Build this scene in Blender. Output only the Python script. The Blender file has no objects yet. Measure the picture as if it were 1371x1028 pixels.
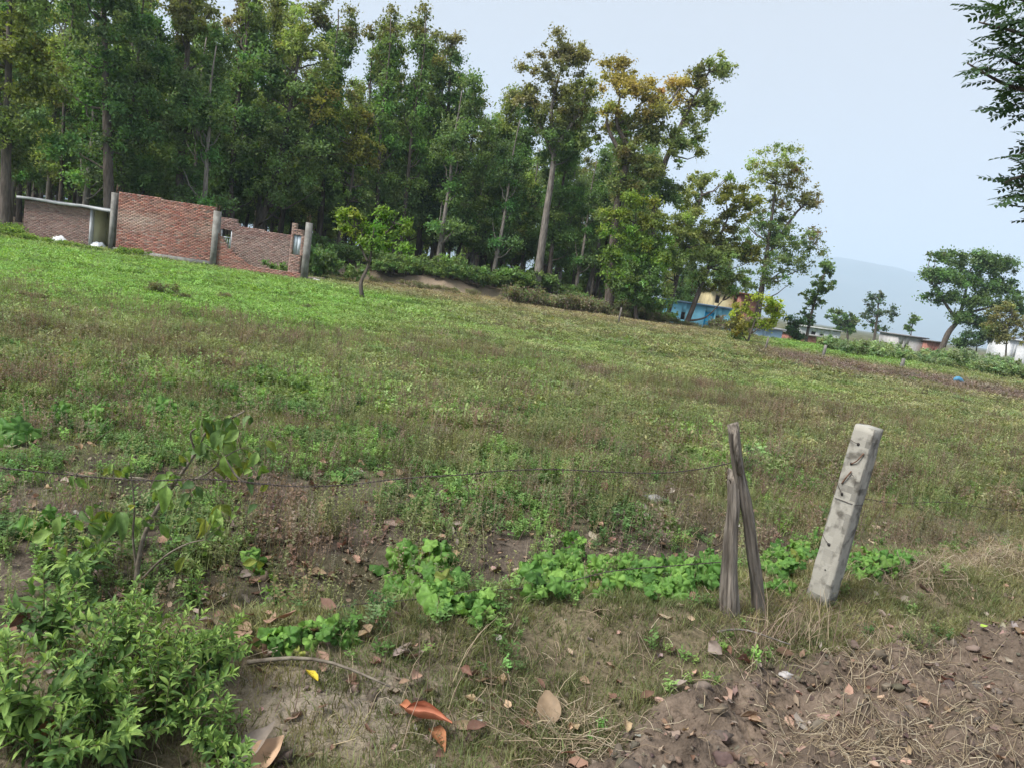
import bpy, math
import numpy as np
from mathutils import Vector, Matrix, Euler

R = np.random.default_rng(11)
SC = bpy.context.scene
COL = SC.collection
rad = math.radians

# ------------------------------------------------------------------ camera
F_PX, W_PX, H_PX = 1000.0, 1371.0, 1028.0
EYE = 1.65
PITCH, ROLL = rad(7.84), rad(8.2)
cp, sp, cr, sr = math.cos(PITCH), math.sin(PITCH), math.cos(ROLL), math.sin(ROLL)
FWD = np.array([0, cp, -sp]); UP0 = np.array([0, sp, cp]); RT0 = np.array([1.0, 0, 0])
RT = cr * RT0 + sr * UP0
UPV = -sr * RT0 + cr * UP0
cam_d = bpy.data.cameras.new('camera'); cam = bpy.data.objects.new('camera', cam_d); COL.objects.link(cam)
cam_d.sensor_width = 36.0; cam_d.lens = 36.0 * F_PX / W_PX
cam_d.clip_start = 0.05; cam_d.clip_end = 40000
m = Matrix.Identity(4)
for i in range(3):
    m[i][0] = RT[i]; m[i][1] = UPV[i]; m[i][2] = -FWD[i]
m[2][3] = EYE
cam.matrix_world = m
SC.camera = cam

# ------------------------------------------------------------------ light
SUN_EL, SUN_AZ = rad(52), rad(-122)          # azimuth from +Y towards +X
SKY_STRENGTH, SUN_STRENGTH, EXPOSURE = 0.05, 2.2, 1.75
w = bpy.data.worlds.new('World'); SC.world = w; w.use_nodes = True
nt = w.node_tree; bg = nt.nodes['Background']
sky = nt.nodes.new('ShaderNodeTexSky'); sky.sky_type = 'NISHITA'; sky.sun_disc = False
sky.sun_elevation = SUN_EL; sky.sun_rotation = SUN_AZ
sky.air_density = 1.0; sky.dust_density = 1.5; sky.ozone_density = 2.0; sky.altitude = 300
veil = nt.nodes.new('ShaderNodeMixRGB'); veil.inputs[0].default_value = 0.82      # even overcast veil over the clear sky
veil.inputs[2].default_value = (4.85, 4.95, 5.05, 1)
nt.links.new(sky.outputs[0], veil.inputs[1]); nt.links.new(veil.outputs[0], bg.inputs[0])
bg.inputs[1].default_value = SKY_STRENGTH
sd = bpy.data.lights.new('sun', 'SUN'); sd.energy = SUN_STRENGTH; sd.angle = rad(24); sd.color = (1.0, 0.98, 0.95)
so = bpy.data.objects.new('sun', sd); COL.objects.link(so)
sdir = Vector((math.sin(SUN_AZ) * math.cos(SUN_EL), math.cos(SUN_AZ) * math.cos(SUN_EL), math.sin(SUN_EL)))
so.rotation_euler = sdir.to_track_quat('Z', 'Y').to_euler(); so.location = (0, 0, 60)
SC.view_settings.view_transform = 'Standard'; SC.view_settings.look = 'None'
SC.view_settings.exposure = EXPOSURE; SC.view_settings.gamma = 1.0; SC.view_settings.use_curve_mapping = False
SC.render.engine = 'CYCLES'
cy = SC.cycles
cy.use_denoising = True
try: cy.denoiser = 'OPENIMAGEDENOISE'
except Exception: pass
cy.max_bounces = 6; cy.diffuse_bounces = 3; cy.glossy_bounces = 2; cy.transmission_bounces = 4; cy.transparent_max_bounces = 6
cy.volume_bounces = 1
cy.use_adaptive_sampling = True; cy.adaptive_threshold = 0.02
SC.render.use_persistent_data = False

# ------------------------------------------------------------------ maths
def hor(px): return 375.0 + 0.1441 * (np.asarray(px, float) - 686.0)
def ray(px, py):
    d = FWD + RT * ((px - 685.5) / F_PX) - UPV * ((py - 514) / F_PX)
    return d
def at(px, py, Y):
    d = ray(px, py); return np.array([d[0] / d[1] * Y, Y, EYE + d[2] / d[1] * Y])
def proj(x, y, z):
    v0, v1, v2 = x, y, z - EYE
    f = np.maximum(v1 * FWD[1] + v2 * FWD[2], 0.02)
    return (685.5 + F_PX * (v0 * RT[0] + v1 * RT[1] + v2 * RT[2]) / f,
            514 - F_PX * (v0 * UPV[0] + v1 * UPV[1] + v2 * UPV[2]) / f)
def sst(a, b, x):
    t = np.clip((x - a) / (b - a), 0, 1); return t * t * (3 - 2 * t)
def _h(ix, iy, s):
    n = (ix.astype(np.int64) * 374761393 + iy.astype(np.int64) * 668265263 + s * 974634777) & 0xFFFFFFFF
    n = ((n ^ (n >> 13)) * 1274126177) & 0xFFFFFFFF
    n = (n ^ (n >> 16)) & 0xFFFFFFFF
    return n.astype(float) / 4294967295.0
def vn(x, y, s=0):
    x = np.asarray(x, float); y = np.asarray(y, float)
    ix = np.floor(x); iy = np.floor(y); fx = x - ix; fy = y - iy
    fx = fx * fx * (3 - 2 * fx); fy = fy * fy * (3 - 2 * fy)
    a = _h(ix, iy, s); b = _h(ix + 1, iy, s); c = _h(ix, iy + 1, s); d = _h(ix + 1, iy + 1, s)
    return a + (b - a) * fx + (c - a) * fy + (a - b - c + d) * fx * fy
def fbm(x, y, s=0, o=4):
    t = 0; a = 0.5; n = 0
    for k in range(o):
        t = t + a * vn(x, y, s + k * 17); n += a; a *= 0.5; x = x * 2.03 + 3.1; y = y * 2.03 + 1.7
    return t / n

# ------------------------------------------------------------------ terrain
B0 = np.array([-1.15, 2.55]); B1 = np.array([4.35, 5.75])       # the bund the fence stands on
BD = (B1 - B0) / np.linalg.norm(B1 - B0); BN = np.array([-BD[1], BD[0]])
def bund_coord(x, y):
    s = (x - B0[0]) * BD[0] + (y - B0[1]) * BD[1]
    t = (x - B0[0]) * BN[0] + (y - B0[1]) * BN[1]
    return s, t
_PB = [(560, 1060), (700, 1010), (800, 975), (860, 935), (950, 890), (1060, 868), (1130, 862), (1220, 846), (1300, 832), (1371, 812), (1500, 790), (1700, 765)]
_pw = []
for _a, _b in _PB:
    _d = ray(_a, _b); _k = (0.04 - EYE) / _d[2]; _pw.append(bund_coord(_d[0] * _k, _d[1] * _k))
_pw = np.array(_pw)
def plow_mask(x, y, soft=0.22):
    s, t = bund_coord(x, y); tb = np.interp(s, _pw[:, 0], _pw[:, 1]) + 0.22 * (fbm(x * 2.5, y * 2.5, 7, 3) - 0.5)
    return sst(0.02, -soft, t - tb) * sst(_pw[0, 0] - 0.3, _pw[0, 0] + 0.2, s) * sst(-6, -4, t)
def bank_y(x): return 58 + 0.10 * x + 2.0 * np.sin(x * 0.11) + 0.8 * np.sin(x * 0.43 + 1)
def H(x, y):
    x = np.asarray(x, float); y = np.asarray(y, float)
    s, t = bund_coord(x, y)
    near = 1 - sst(9, 16, y)
    wig = 0.12 * np.sin(s * 1.9) + 0.08 * np.sin(s * 4.3 + 1)
    z = 0.13 * np.exp(-((t - wig) / 0.36) ** 2) * near * sst(-2.5, -0.3, s) * (0.75 + 0.5 * vn(s * 1.3, t, 3))
    z = z - 0.10 * np.exp(-((t - 0.85) / 0.38) ** 2) * near
    plow = plow_mask(x, y)
    z = z + plow * (0.28 * (fbm(x * 2.4, y * 2.4, 5) - 0.5) + 0.26 * (fbm(x * 8, y * 8, 9, 3) - 0.5) + 0.02)
    z = z + near * 0.035 * (fbm(x * 3.5, y * 3.5, 21) - 0.5) * 2 * 0.7
    z = z + (1 - near * 0.6) * 0.22 * (fbm(x * 0.16, y * 0.16, 31, 3) - 0.5) * sst(6, 20, y)
    z = z + 0.003 * np.maximum(-x, 0) * sst(12, 42, y)
    b = bank_y(x)
    k = sst(b, b + 1.1, y + 0.9 * (fbm(x * 0.9, y * 0.3, 41, 3) - 0.5)) * (1 - sst(9, 17, x)) * sst(-24, -17, x)
    z = z + k * (0.95 + 0.5 * (vn(x * 0.3, y * 0.1, 77) - 0.5))
    z = z + 0.45 * sst(-17, -22, x) * sst(44, 60, y)
    z = z - 1.35 * sst(9, 14, x) * sst(57, 68, y)
    return z
def G(px, py):
    return Gv([px], [py])[0]
_gx = np.arange(-7, 11, 0.04); _gy = np.arange(0.2, 13, 0.04); _GH = None
def HL(x, y):
    """terrain height from a lookup grid near the camera, exact farther off"""
    global _GH
    x = np.asarray(x, float); y = np.asarray(y, float)
    if x.size == 0 or x.min() < -6.9 or x.max() > 10.9 or y.min() < 0.25 or y.max() > 12.9: return H(x, y)
    if _GH is None: _GH = H(*np.meshgrid(_gx, _gy))
    fx = (x + 7) / 0.04; fy = (y - 0.2) / 0.04; ix = np.clip(fx.astype(int), 0, len(_gx) - 2); iy = np.clip(fy.astype(int), 0, len(_gy) - 2); fx = fx - ix; fy = fy - iy
    return _GH[iy, ix] * (1 - fx) * (1 - fy) + _GH[iy, ix + 1] * fx * (1 - fy) + _GH[iy + 1, ix] * (1 - fx) * fy + _GH[iy + 1, ix + 1] * fx * fy
def Gv(px, py):
    px = np.asarray(px, float); py = np.asarray(py, float)
    d = FWD[None] + RT[None] * ((px - 685.5) / F_PX)[:, None] - UPV[None] * ((py - 514) / F_PX)[:, None]
    z = np.zeros(len(px)); dz = np.minimum(d[:, 2], -1e-4)
    for i in range(10):
        k = (z - EYE) / dz; z = z + 0.75 * (HL(d[:, 0] * k, d[:, 1] * k) - z)
    return np.stack([d[:, 0] * k, d[:, 1] * k, HL(d[:, 0] * k, d[:, 1] * k)], -1)

# ------------------------------------------------------------------ mesh helpers
def mkmesh(name, V, Fs, mats=(), cols=None, smooth=False, vcol=None):
    """Fs: list of (n,k) int arrays; cols: per-face colours; vcol: per-vertex colours."""
    me = bpy.data.meshes.new(name)
    V = np.asarray(V, np.float32).reshape(-1, 3)
    Fs = [np.asarray(f, np.int32) for f in Fs if len(f)]
    lo = np.concatenate([f.ravel() for f in Fs]); ct = np.concatenate([np.full(len(f), f.shape[1], np.int32) for f in Fs])
    st = np.concatenate([[0], np.cumsum(ct)[:-1]]).astype(np.int32)
    me.vertices.add(len(V)); me.vertices.foreach_set('co', V.ravel())
    me.loops.add(len(lo)); me.loops.foreach_set('vertex_index', lo)
    me.polygons.add(len(ct)); me.polygons.foreach_set('loop_start', st); me.polygons.foreach_set('loop_total', ct)
    if smooth: me.polygons.foreach_set('use_smooth', np.ones(len(ct), bool))
    me.update(calc_edges=True); me.validate()
    if cols is not None:
        a = me.attributes.new('Col', 'FLOAT_COLOR', 'FACE')
        c = np.ones((len(ct), 4), np.float32); c[:, :3] = cols; a.data.foreach_set('color', c.ravel())
    if vcol is not None:
        a = me.attributes.new('Col', 'FLOAT_COLOR', 'POINT')
        c = np.ones((len(V), 4), np.float32); c[:, :3] = vcol; a.data.foreach_set('color', c.ravel())
    for mt in (mats if isinstance(mats, (list, tuple)) else [mats]): me.materials.append(mt)
    return me
def tag(o, label=None, cat=None, group=None, kind=None):
    if label: o['label'] = label
    if cat: o['category'] = cat
    if group: o['group'] = group
    if kind: o['kind'] = kind
    return o
def link(name, data, parent=None, loc=None, mat4=None, **kw):
    o = bpy.data.objects.new(name, data); COL.objects.link(o)
    if parent is not None: o.parent = parent
    if mat4 is not None: o.matrix_basis = mat4
    elif loc is not None: o.location = loc
    return tag(o, **kw)
def empty(name, loc, label, cat, group=None, rz=0):
    o = bpy.data.objects.new(name, None); COL.objects.link(o); o.empty_display_size = 0.2
    o.location = loc; o.rotation_euler = (0, 0, rz)
    return tag(o, label, cat, group)
class MB:
    def __init__(s): s.V = []; s.F = {}; s.C = {}; s.n = 0
    def add(s, V, F, col=None):
        V = np.asarray(V, float).reshape(-1, 3)
        for f in F:
            k = len(f); s.F.setdefault(k, []).append([i + s.n for i in f]); s.C.setdefault(k, []).append(col if col is not None else (1, 1, 1))
        s.V.append(V); s.n += len(V); return s
    def box(s, c, size, M=None, col=None, jit=0):
        h = np.asarray(size, float) / 2
        v = np.array([[x, y, z] for x in (-1, 1) for y in (-1, 1) for z in (-1, 1)], float) * h
        if jit: v = v + R.normal(0, jit, v.shape)
        if M is not None: v = v @ np.asarray(M).T
        return s.add(v + np.asarray(c, float), [(0, 1, 3, 2), (4, 6, 7, 5), (0, 4, 5, 1), (2, 3, 7, 6), (0, 2, 6, 4), (1, 5, 7, 3)], col)
    def tube(s, P, r, k=6, cap=True, col=None, wob=0):
        P = np.asarray(P, float); n = len(P); r = np.broadcast_to(np.asarray(r, float), (n,))
        T = np.gradient(P, axis=0); T /= np.linalg.norm(T, axis=1)[:, None] + 1e-9
        ref = np.array([0.31, 0.93, 0.2]) if abs(T[0][2]) > 0.7 else np.array([0, 0.1, 1.0])
        V = []
        for i in range(n):
            a = np.cross(T[i], ref); a /= np.linalg.norm(a) + 1e-9; b = np.cross(T[i], a)
            th = np.arange(k) * 2 * math.pi / k
            rr = r[i] * (1 + wob * R.uniform(-1, 1, k)) if wob else r[i]
            V.append(P[i] + (np.cos(th) * rr)[:, None] * a + (np.sin(th) * rr)[:, None] * b)
        F = [(i * k + j, i * k + (j + 1) % k, (i + 1) * k + (j + 1) % k, (i + 1) * k + j) for i in range(n - 1) for j in range(k)]
        if cap: F += [tuple(range(k))[::-1], tuple((n - 1) * k + j for j in range(k))]
        return s.add(np.concatenate(V), F, col)
    def mesh(s, name, mats, smooth=False, usecol=False):
        V = np.concatenate(s.V); Fs = [np.array(s.F[k]) for k in sorted(s.F)]
        cols = np.concatenate([np.array(s.C[k], float) for k in sorted(s.F)]) if usecol else None
        return mkmesh(name, V, Fs, mats, cols, smooth)
    def build(s, name, mats, parent=None, loc=None, smooth=False, usecol=False, **kw):
        return link(name, s.mesh(name, mats, smooth, usecol), parent, loc, **kw)
def rotz(a): c, s_ = math.cos(a), math.sin(a); return np.array([[c, -s_, 0], [s_, c, 0], [0, 0, 1.0]])
def unit(v): v = np.asarray(v, float); return v / (np.linalg.norm(v) + 1e-9)
def frame(pos, axis, up, s=1.0):
    """matrix with local +Y along axis, +Z near up"""
    a = unit(axis); x = unit(np.cross(a, up)); z = np.cross(x, a)
    M = Matrix.Identity(4)
    for i in range(3): M[i][0] = x[i] * s; M[i][1] = a[i] * s; M[i][2] = z[i] * s; M[i][3] = pos[i]
    return M

# ------------------------------------------------------------------ materials
def newmat(name):
    mt = bpy.data.materials.new(name); mt.use_nodes = True; n = mt.node_tree; n.nodes.clear()
    out = n.nodes.new('ShaderNodeOutputMaterial'); return mt, n, out
def N(n, t, **kw):
    o = n.nodes.new(t)
    for k, v in kw.items(): setattr(o, k, v)
    return o
def mat_basic(name, c1, c2=None, scale=6.0, rough=0.85, bump=0.0, bscale=20.0, metal=0.0, spec=0.3, attr=None, lo=0.35, hi=0.65, stretch=None, dist=0.02):
    mt, n, out = newmat(name); b = N(n, 'ShaderNodeBsdfPrincipled'); L = n.links.new
    b.inputs['Roughness'].default_value = rough; b.inputs['Metallic'].default_value = metal
    b.inputs['Specular IOR Level'].default_value = spec
    tc = N(n, 'ShaderNodeTexCoord'); mp = N(n, 'ShaderNodeMapping'); L(tc.outputs['Object'], mp.inputs[0])
    if stretch: mp.inputs['Scale'].default_value = stretch
    nz = N(n, 'ShaderNodeTexNoise'); nz.inputs['Scale'].default_value = scale; nz.inputs['Detail'].default_value = 5
    L(mp.outputs[0], nz.inputs[0])
    rp = N(n, 'ShaderNodeMapRange'); rp.inputs[1].default_value = lo; rp.inputs[2].default_value = hi; L(nz.outputs[0], rp.inputs[0])
    mx = N(n, 'ShaderNodeMixRGB'); L(rp.outputs[0], mx.inputs[0])
    mx.inputs[1].default_value = (*c1, 1); mx.inputs[2].default_value = (*(c2 or c1), 1)
    src = mx.outputs[0]
    if attr:
        at_ = N(n, 'ShaderNodeAttribute', attribute_name=attr); mu = N(n, 'ShaderNodeMixRGB', blend_type='MULTIPLY'); mu.inputs[0].default_value = 1
        L(src, mu.inputs[1]); L(at_.outputs['Color'], mu.inputs[2]); src = mu.outputs[0]
    L(src, b.inputs['Base Color'])
    if bump:
        n2 = N(n, 'ShaderNodeTexNoise'); n2.inputs['Scale'].default_value = bscale; n2.inputs['Detail'].default_value = 6
        L(mp.outputs[0], n2.inputs[0]); bp = N(n, 'ShaderNodeBump'); bp.inputs['Strength'].default_value = bump; bp.inputs['Distance'].default_value = dist
        L(n2.outputs[0], bp.inputs['Height']); L(bp.outputs[0], b.inputs['Normal'])
    L(b.outputs[0], out.inputs[0]); return mt
def mat_leaf(name, base=(1, 1, 1), attr='Col', atype='GEOMETRY', trans=0.35, rough=0.5, spec=0.25, var=0.0, tcol=(1.15, 1.2, 0.55), scale=9.0, per_object=0.0):
    mt, n, out = newmat(name); L = n.links.new
    b = N(n, 'ShaderNodeBsdfPrincipled'); b.inputs['Roughness'].default_value = rough; b.inputs['Specular IOR Level'].default_value = spec
    c = N(n, 'ShaderNodeRGB'); c.outputs[0].default_value = (*base, 1); src = c.outputs[0]
    if attr:
        a = N(n, 'ShaderNodeAttribute', attribute_name=attr, attribute_type=atype)
        mu = N(n, 'ShaderNodeMixRGB', blend_type='MULTIPLY'); mu.inputs[0].default_value = 1; L(src, mu.inputs[1]); L(a.outputs['Color'], mu.inputs[2]); src = mu.outputs[0]
    if var:
        tc = N(n, 'ShaderNodeTexCoord'); nz = N(n, 'ShaderNodeTexNoise'); nz.inputs['Scale'].default_value = scale; nz.inputs['Detail'].default_value = 4
        L(tc.outputs['Object'], nz.inputs[0]); mr = N(n, 'ShaderNodeMapRange'); mr.inputs[1].default_value = 0.3; mr.inputs[2].default_value = 0.7
        mr.inputs[3].default_value = 1 - var; mr.inputs[4].default_value = 1 + var; L(nz.outputs[0], mr.inputs[0])
        v = N(n, 'ShaderNodeVectorMath', operation='SCALE'); L(src, v.inputs[0]); L(mr.outputs[0], v.inputs['Scale']); src = v.outputs[0]
    if per_object:
        oi = N(n, 'ShaderNodeObjectInfo'); mr = N(n, 'ShaderNodeMapRange'); mr.inputs[3].default_value = 1 - per_object; mr.inputs[4].default_value = 1 + per_object
        L(oi.outputs['Random'], mr.inputs[0]); v = N(n, 'ShaderNodeVectorMath', operation='SCALE'); L(src, v.inputs[0]); L(mr.outputs[0], v.inputs['Scale']); src = v.outputs[0]
        hs = N(n, 'ShaderNodeHueSaturation'); m2 = N(n, 'ShaderNodeMath', operation='MULTIPLY_ADD'); m2.inputs[1].default_value = -0.03; m2.inputs[2].default_value = 0.515
        L(oi.outputs['Random'], m2.inputs[0]); L(m2.outputs[0], hs.inputs['Hue']); L(src, hs.inputs['Color']); src = hs.outputs[0]
    L(src, b.inputs['Base Color'])
    if trans:
        t = N(n, 'ShaderNodeBsdfTranslucent'); tm = N(n, 'ShaderNodeMixRGB', blend_type='MULTIPLY'); tm.inputs[0].default_value = 1; tm.inputs[2].default_value = (*tcol, 1)
        L(src, tm.inputs[1]); L(tm.outputs[0], t.inputs[0]); ms = N(n, 'ShaderNodeMixShader'); ms.inputs[0].default_value = trans
        L(b.outputs[0], ms.inputs[1]); L(t.outputs[0], ms.inputs[2]); L(ms.outputs[0], out.inputs[0])
    else: L(b.outputs[0], out.inputs[0])
    return mt
M_TREE = mat_leaf('tree_foliage', trans=0.45, per_object=0.16)
M_GRASS = mat_leaf('grass_blades', attr='tint', atype='INSTANCER', trans=0.35, rough=0.6, spec=0.15)
M_BARK = mat_basic('bark', (0.055, 0.042, 0.033), (0.13, 0.105, 0.085), scale=3, bump=0.6, bscale=9, stretch=(3, 3, 0.6), dist=0.05)
M_BARKL = mat_basic('pale_bark', (0.11, 0.095, 0.08), (0.24, 0.21, 0.18), scale=3, bump=0.5, bscale=9, stretch=(3, 3, 0.6), dist=0.05)
M_STEM = mat_basic('green_stem', (0.09, 0.11, 0.04), (0.14, 0.12, 0.06), scale=20)
M_TWIG = mat_basic('twig_bark', (0.10, 0.08, 0.06), (0.2, 0.17, 0.13), scale=25, bump=0.3, bscale=60, dist=0.004)
M_BRICK = mat_basic('brick', (0.95, 0.92, 0.9), (1.1, 1.05, 1.0), scale=14, bump=0.4, bscale=40, attr='Col')
M_MORTAR = mat_basic('mortar', (0.24, 0.17, 0.14), (0.33, 0.25, 0.21), scale=6, bump=0.4, bscale=30)
M_CONC = mat_basic('weathered_concrete', (0.14, 0.13, 0.115), (0.25, 0.24, 0.215), scale=3.2, bump=0.35, bscale=24)
M_SLAB = mat_basic('roof_slab', (0.34, 0.34, 0.33), (0.52, 0.52, 0.51), scale=2.0, bump=0.3, bscale=14)
M_CREAM = mat_basic('cream_plaster', (0.62, 0.56, 0.33), (0.7, 0.66, 0.44), scale=2, bump=0.1)
M_DARK = mat_basic('dark_recess', (0.03, 0.028, 0.026), (0.05, 0.045, 0.04))
M_STEEL = mat_basic('grey_steel', (0.32, 0.35, 0.38), (0.45, 0.48, 0.5), rough=0.5, metal=0.3)
M_RUST = mat_basic('rusty_iron', (0.10, 0.055, 0.035), (0.20, 0.11, 0.07), scale=40, rough=0.8, metal=0.3)
M_WIRE = mat_basic('old_wire', (0.05, 0.038, 0.032), (0.11, 0.09, 0.08), scale=30, rough=0.6, metal=0.5)
M_WHITE = mat_basic('white_paint', (0.46, 0.46, 0.46), (0.6, 0.6, 0.6), scale=3)
M_SHUT = mat_basic('pale_shutter', (0.38, 0.43, 0.47), (0.5, 0.54, 0.57), scale=4)

# ------------------------------------------------------------------ ground zones (positions read off the photograph, kept in world space)
def gz(px, py, cx, cy_, rx, ry, ang=8.2):
    a = math.radians(ang); dx = px - cx; dy = py - cy_
    u = (dx * math.cos(a) + dy * math.sin(a)) / rx; v = (-dx * math.sin(a) + dy * math.cos(a)) / ry
    return np.exp(-(u * u + v * v))
GREENS = [(230, 500, 170, 20, .9), (400, 515, 120, 26, .9), (640, 482, 140, 14, 1.0), (940, 592, 80, 26, 1.0), (470, 530, 110, 26, .9), (560, 560, 120, 14, .6), (620, 440, 120, 12, .6), (800, 560, 60, 14, .6), (250, 600, 120, 16, .6), (1050, 520, 120, 10, .5), (760, 460, 120, 10, .5), (330, 420, 300, 40, .8),
          (120, 560, 140, 20, .5), (700, 520, 60, 14, .5), (1240, 610, 22, 12, 1.0), (1195, 660, 30, 30, .8), (1120, 480, 80, 8, .7), (560, 610, 90, 16, .35), (90, 640, 120, 30, .5), (880, 560, 50, 18, .5)]
BROWNS = [(150, 470, 160, 22, .55), (560, 455, 120, 22, .5), (1010, 548, 110, 16, .9), (900, 520, 90, 9, .6), (1230, 640, 110, 28, .8), (790, 585, 120, 30, .7), (820, 650, 150, 40, .7), (60, 520, 90, 20, .5),
          (470, 720, 180, 40, .75), (900, 690, 120, 40, .8), (1300, 700, 120, 40, .6), (300, 770, 120, 40, .7), (700, 430, 120, 14, .4), (340, 450, 120, 14, .35), (660, 620, 160, 30, .45), (1290, 560, 120, 20, .3)]
C_SOIL = np.array([0.168, 0.136, 0.108]); C_DSOIL = np.array([0.10, 0.077, 0.06]); C_DRY = np.array([0.30, 0.245, 0.15]); C_GREEN = np.array([0.105, 0.175, 0.04]); C_OLIVE = np.array([0.17, 0.175, 0.068]); C_RED = np.array([0.24, 0.18, 0.13])
def zones(x, y, z):
    px, py = proj(x, y, z); d = py - hor(px)
    px = px + 40 * (fbm(x * 0.5, y * 0.5, 91, 3) - 0.5); py2 = py + 0.12 * d * (fbm(x * 0.9, y * 0.9, 95, 3) - 0.5) * 2
    g = 1.0 * sst(760, 430, px + 0.5 * (d - 90)) * sst(165, 95, d) * sst(34, 52, d)
    g = np.maximum(g, 0.9 * sst(1010, 1060, px) * sst(46, 40, d) * sst(18, 24, d) * sst(1330, 1180, px))
    for c in GREENS: g = np.maximum(g, c[4] * gz(px, py2, *c[:4]))
    b = 0 * g
    for c in BROWNS: b = np.maximum(b, c[4] * gz(px, py2, *c[:4]))
    strip = sst(985, 1060, px) * np.exp(-((d - 52 - 0.02 * (px - 1100)) / 8.0) ** 2)
    b = np.maximum(b, strip)
    b = np.maximum(b, 0.85 * np.exp(-((d - 33) / 9.0) ** 2) * sst(420, 520, px) * sst(1000, 900, px))
    g = np.clip(g - 0.55 * b, 0, 1)
    s, t = bund_coord(x, y)
    near = 1 - sst(9, 16, y)
    plow = plow_mask(x, y, 0.12) * near
    bund = sst(0.52, 0.25, t) * near * sst(-2, 0.3, s) * (1 - plow)
    bare = gz(px, py, 470, 945, 150, 60, 0) * near
    return px, py, d, g, b, strip, plow, bund, bare

# ground sheet
ys = np.concatenate([np.linspace(-6, 1.6, 24)[:-1], 1.6 * np.exp(np.linspace(0, math.log(8 / 1.6), 170))[:-1], 8 * np.exp(np.linspace(0, math.log(130 / 8), 190))[:-1], 130 * np.exp(np.linspace(0, math.log(15000 / 130), 40))])
us = np.linspace(-1, 1, 520)
hw = 5 + 1.35 * np.maximum(ys, 0)
XX = us[None, :] * hw[:, None]; YY = np.repeat(ys[:, None], len(us), 1); ZZ = H(XX, YY)
ZZ = ZZ + (1 - sst(5, 9, YY)) * (0.022 + 0.035 * plow_mask(XX, YY)) * (fbm(XX * 14, YY * 14, 61, 3) - 0.5)
x, y, z = XX.ravel(), YY.ravel(), ZZ.ravel()
px, py, d, g, b, strip, plow, bund, bare = zones(x, y, z)
nA = fbm(x * 0.8, y * 0.8, 101)[:, None]; nB = fbm(x * 5, y * 5, 103)[:, None]
col = C_OLIVE * (0.45 + 0.5 * nA) * 0.62 + C_SOIL * 0.25 * (nB > 0.5)
col = col + (C_GREEN - col) * (g[:, None] * 0.9)
col = col + (C_SOIL * (0.55 + 0.5 * nB) - col) * np.clip(b * 0.9, 0, 1)[:, None]
litter = (sst(230, 330, d) * (1 - sst(9, 16, y)))[:, None]
col = col + (C_SOIL * np.array([.8, .78, .78]) * (0.3 + 0.7 * nB) - col) * (litter * (0.55 + 0.4 * (nA > 0.45)))
col = col + (np.array([0.15, 0.10, 0.095]) - col) * (strip * 0.8)[:, None]
col = col + (C_DRY * (0.35 + 0.35 * nB) - col) * (bund * 0.8)[:, None]
col = col + (np.array([0.27, 0.225, 0.175]) * (0.75 + 0.4 * nB) - col) * (np.clip(bare * 1.2, 0, 1) * 0.9)[:, None]
col = col + (np.array([0.145, 0.110, 0.083]) * (0.45 + 0.95 * nB) - col) * plow[:, None]
bk = (sst(-0.4, 0.1, y - bank_y(x)) * sst(2.0, 1.0, y - bank_y(x)) * sst(-24, -18, x) * sst(26, 16, x))[:, None]
col = col + (C_RED * (0.7 + 0.6 * nB) - col) * bk
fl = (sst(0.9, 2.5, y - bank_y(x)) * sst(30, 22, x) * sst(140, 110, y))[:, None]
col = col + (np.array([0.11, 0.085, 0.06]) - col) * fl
strz = np.maximum(gz(px, py, 1320, 748, 90, 15, -8), gz(px, py, 1225, 762, 50, 10, -8))[:, None]
col = col + (np.array([0.30, 0.225, 0.15]) - col) * strz * .9
strawband = (np.exp(-((d - 27) / 7) ** 2) * sst(415, 470, px) * sst(760, 690, px))[:, None]
col = col + (np.array([0.27, 0.225, 0.15]) - col) * strawband * 0.8
path = np.maximum(gz(px, py, 150, 365, 95, 6, 9), 0.0)[:, None]
col = col + (np.array([0.36, 0.29, 0.21]) - col) * path * 0.8
nr, nc = XX.shape
idx = np.arange(nr * nc).reshape(nr, nc)
Fq = np.stack([idx[:-1, :-1], idx[:-1, 1:], idx[1:, 1:], idx[1:, :-1]], -1).reshape(-1, 4)
mt, n_, out = newmat('field_ground'); L = n_.links.new
bs = N(n_, 'ShaderNodeBsdfPrincipled'); bs.inputs['Roughness'].default_value = 0.95; bs.inputs['Specular IOR Level'].default_value = 0.1
ga = N(n_, 'ShaderNodeAttribute', attribute_name='Col'); tc = N(n_, 'ShaderNodeTexCoord')
z1 = N(n_, 'ShaderNodeTexNoise'); z1.inputs['Scale'].default_value = 30; z1.inputs['Detail'].default_value = 8; z1.inputs['Roughness'].default_value = 0.7; L(tc.outputs['Object'], z1.inputs[0])
r1 = N(n_, 'ShaderNodeMapRange'); r1.inputs[1].default_value = 0.3; r1.inputs[2].default_value = 0.7; r1.inputs[3].default_value = 0.55; r1.inputs[4].default_value = 1.35; L(z1.outputs[0], r1.inputs[0])
vs = N(n_, 'ShaderNodeVectorMath', operation='SCALE'); L(ga.outputs['Color'], vs.inputs[0]); L(r1.outputs[0], vs.inputs['Scale']); L(vs.outputs[0], bs.inputs['Base Color'])
z2 = N(n_, 'ShaderNodeTexNoise'); z2.inputs['Scale'].default_value = 55; z2.inputs['Detail'].default_value = 8; L(tc.outputs['Object'], z2.inputs[0])
bp = N(n_, 'ShaderNodeBump'); bp.inputs['Strength'].default_value = 0.8; bp.inputs['Distance'].default_value = 0.02; L(z2.outputs[0], bp.inputs['Height']); L(bp.outputs[0], bs.inputs['Normal']); L(bs.outputs[0], out.inputs[0])
link('ground', mkmesh('ground', np.stack([x, y, z], -1), [Fq], mt, smooth=True, vcol=col), kind='structure', label='sloping weedy field with a bare ploughed strip and low earth bank')

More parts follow.
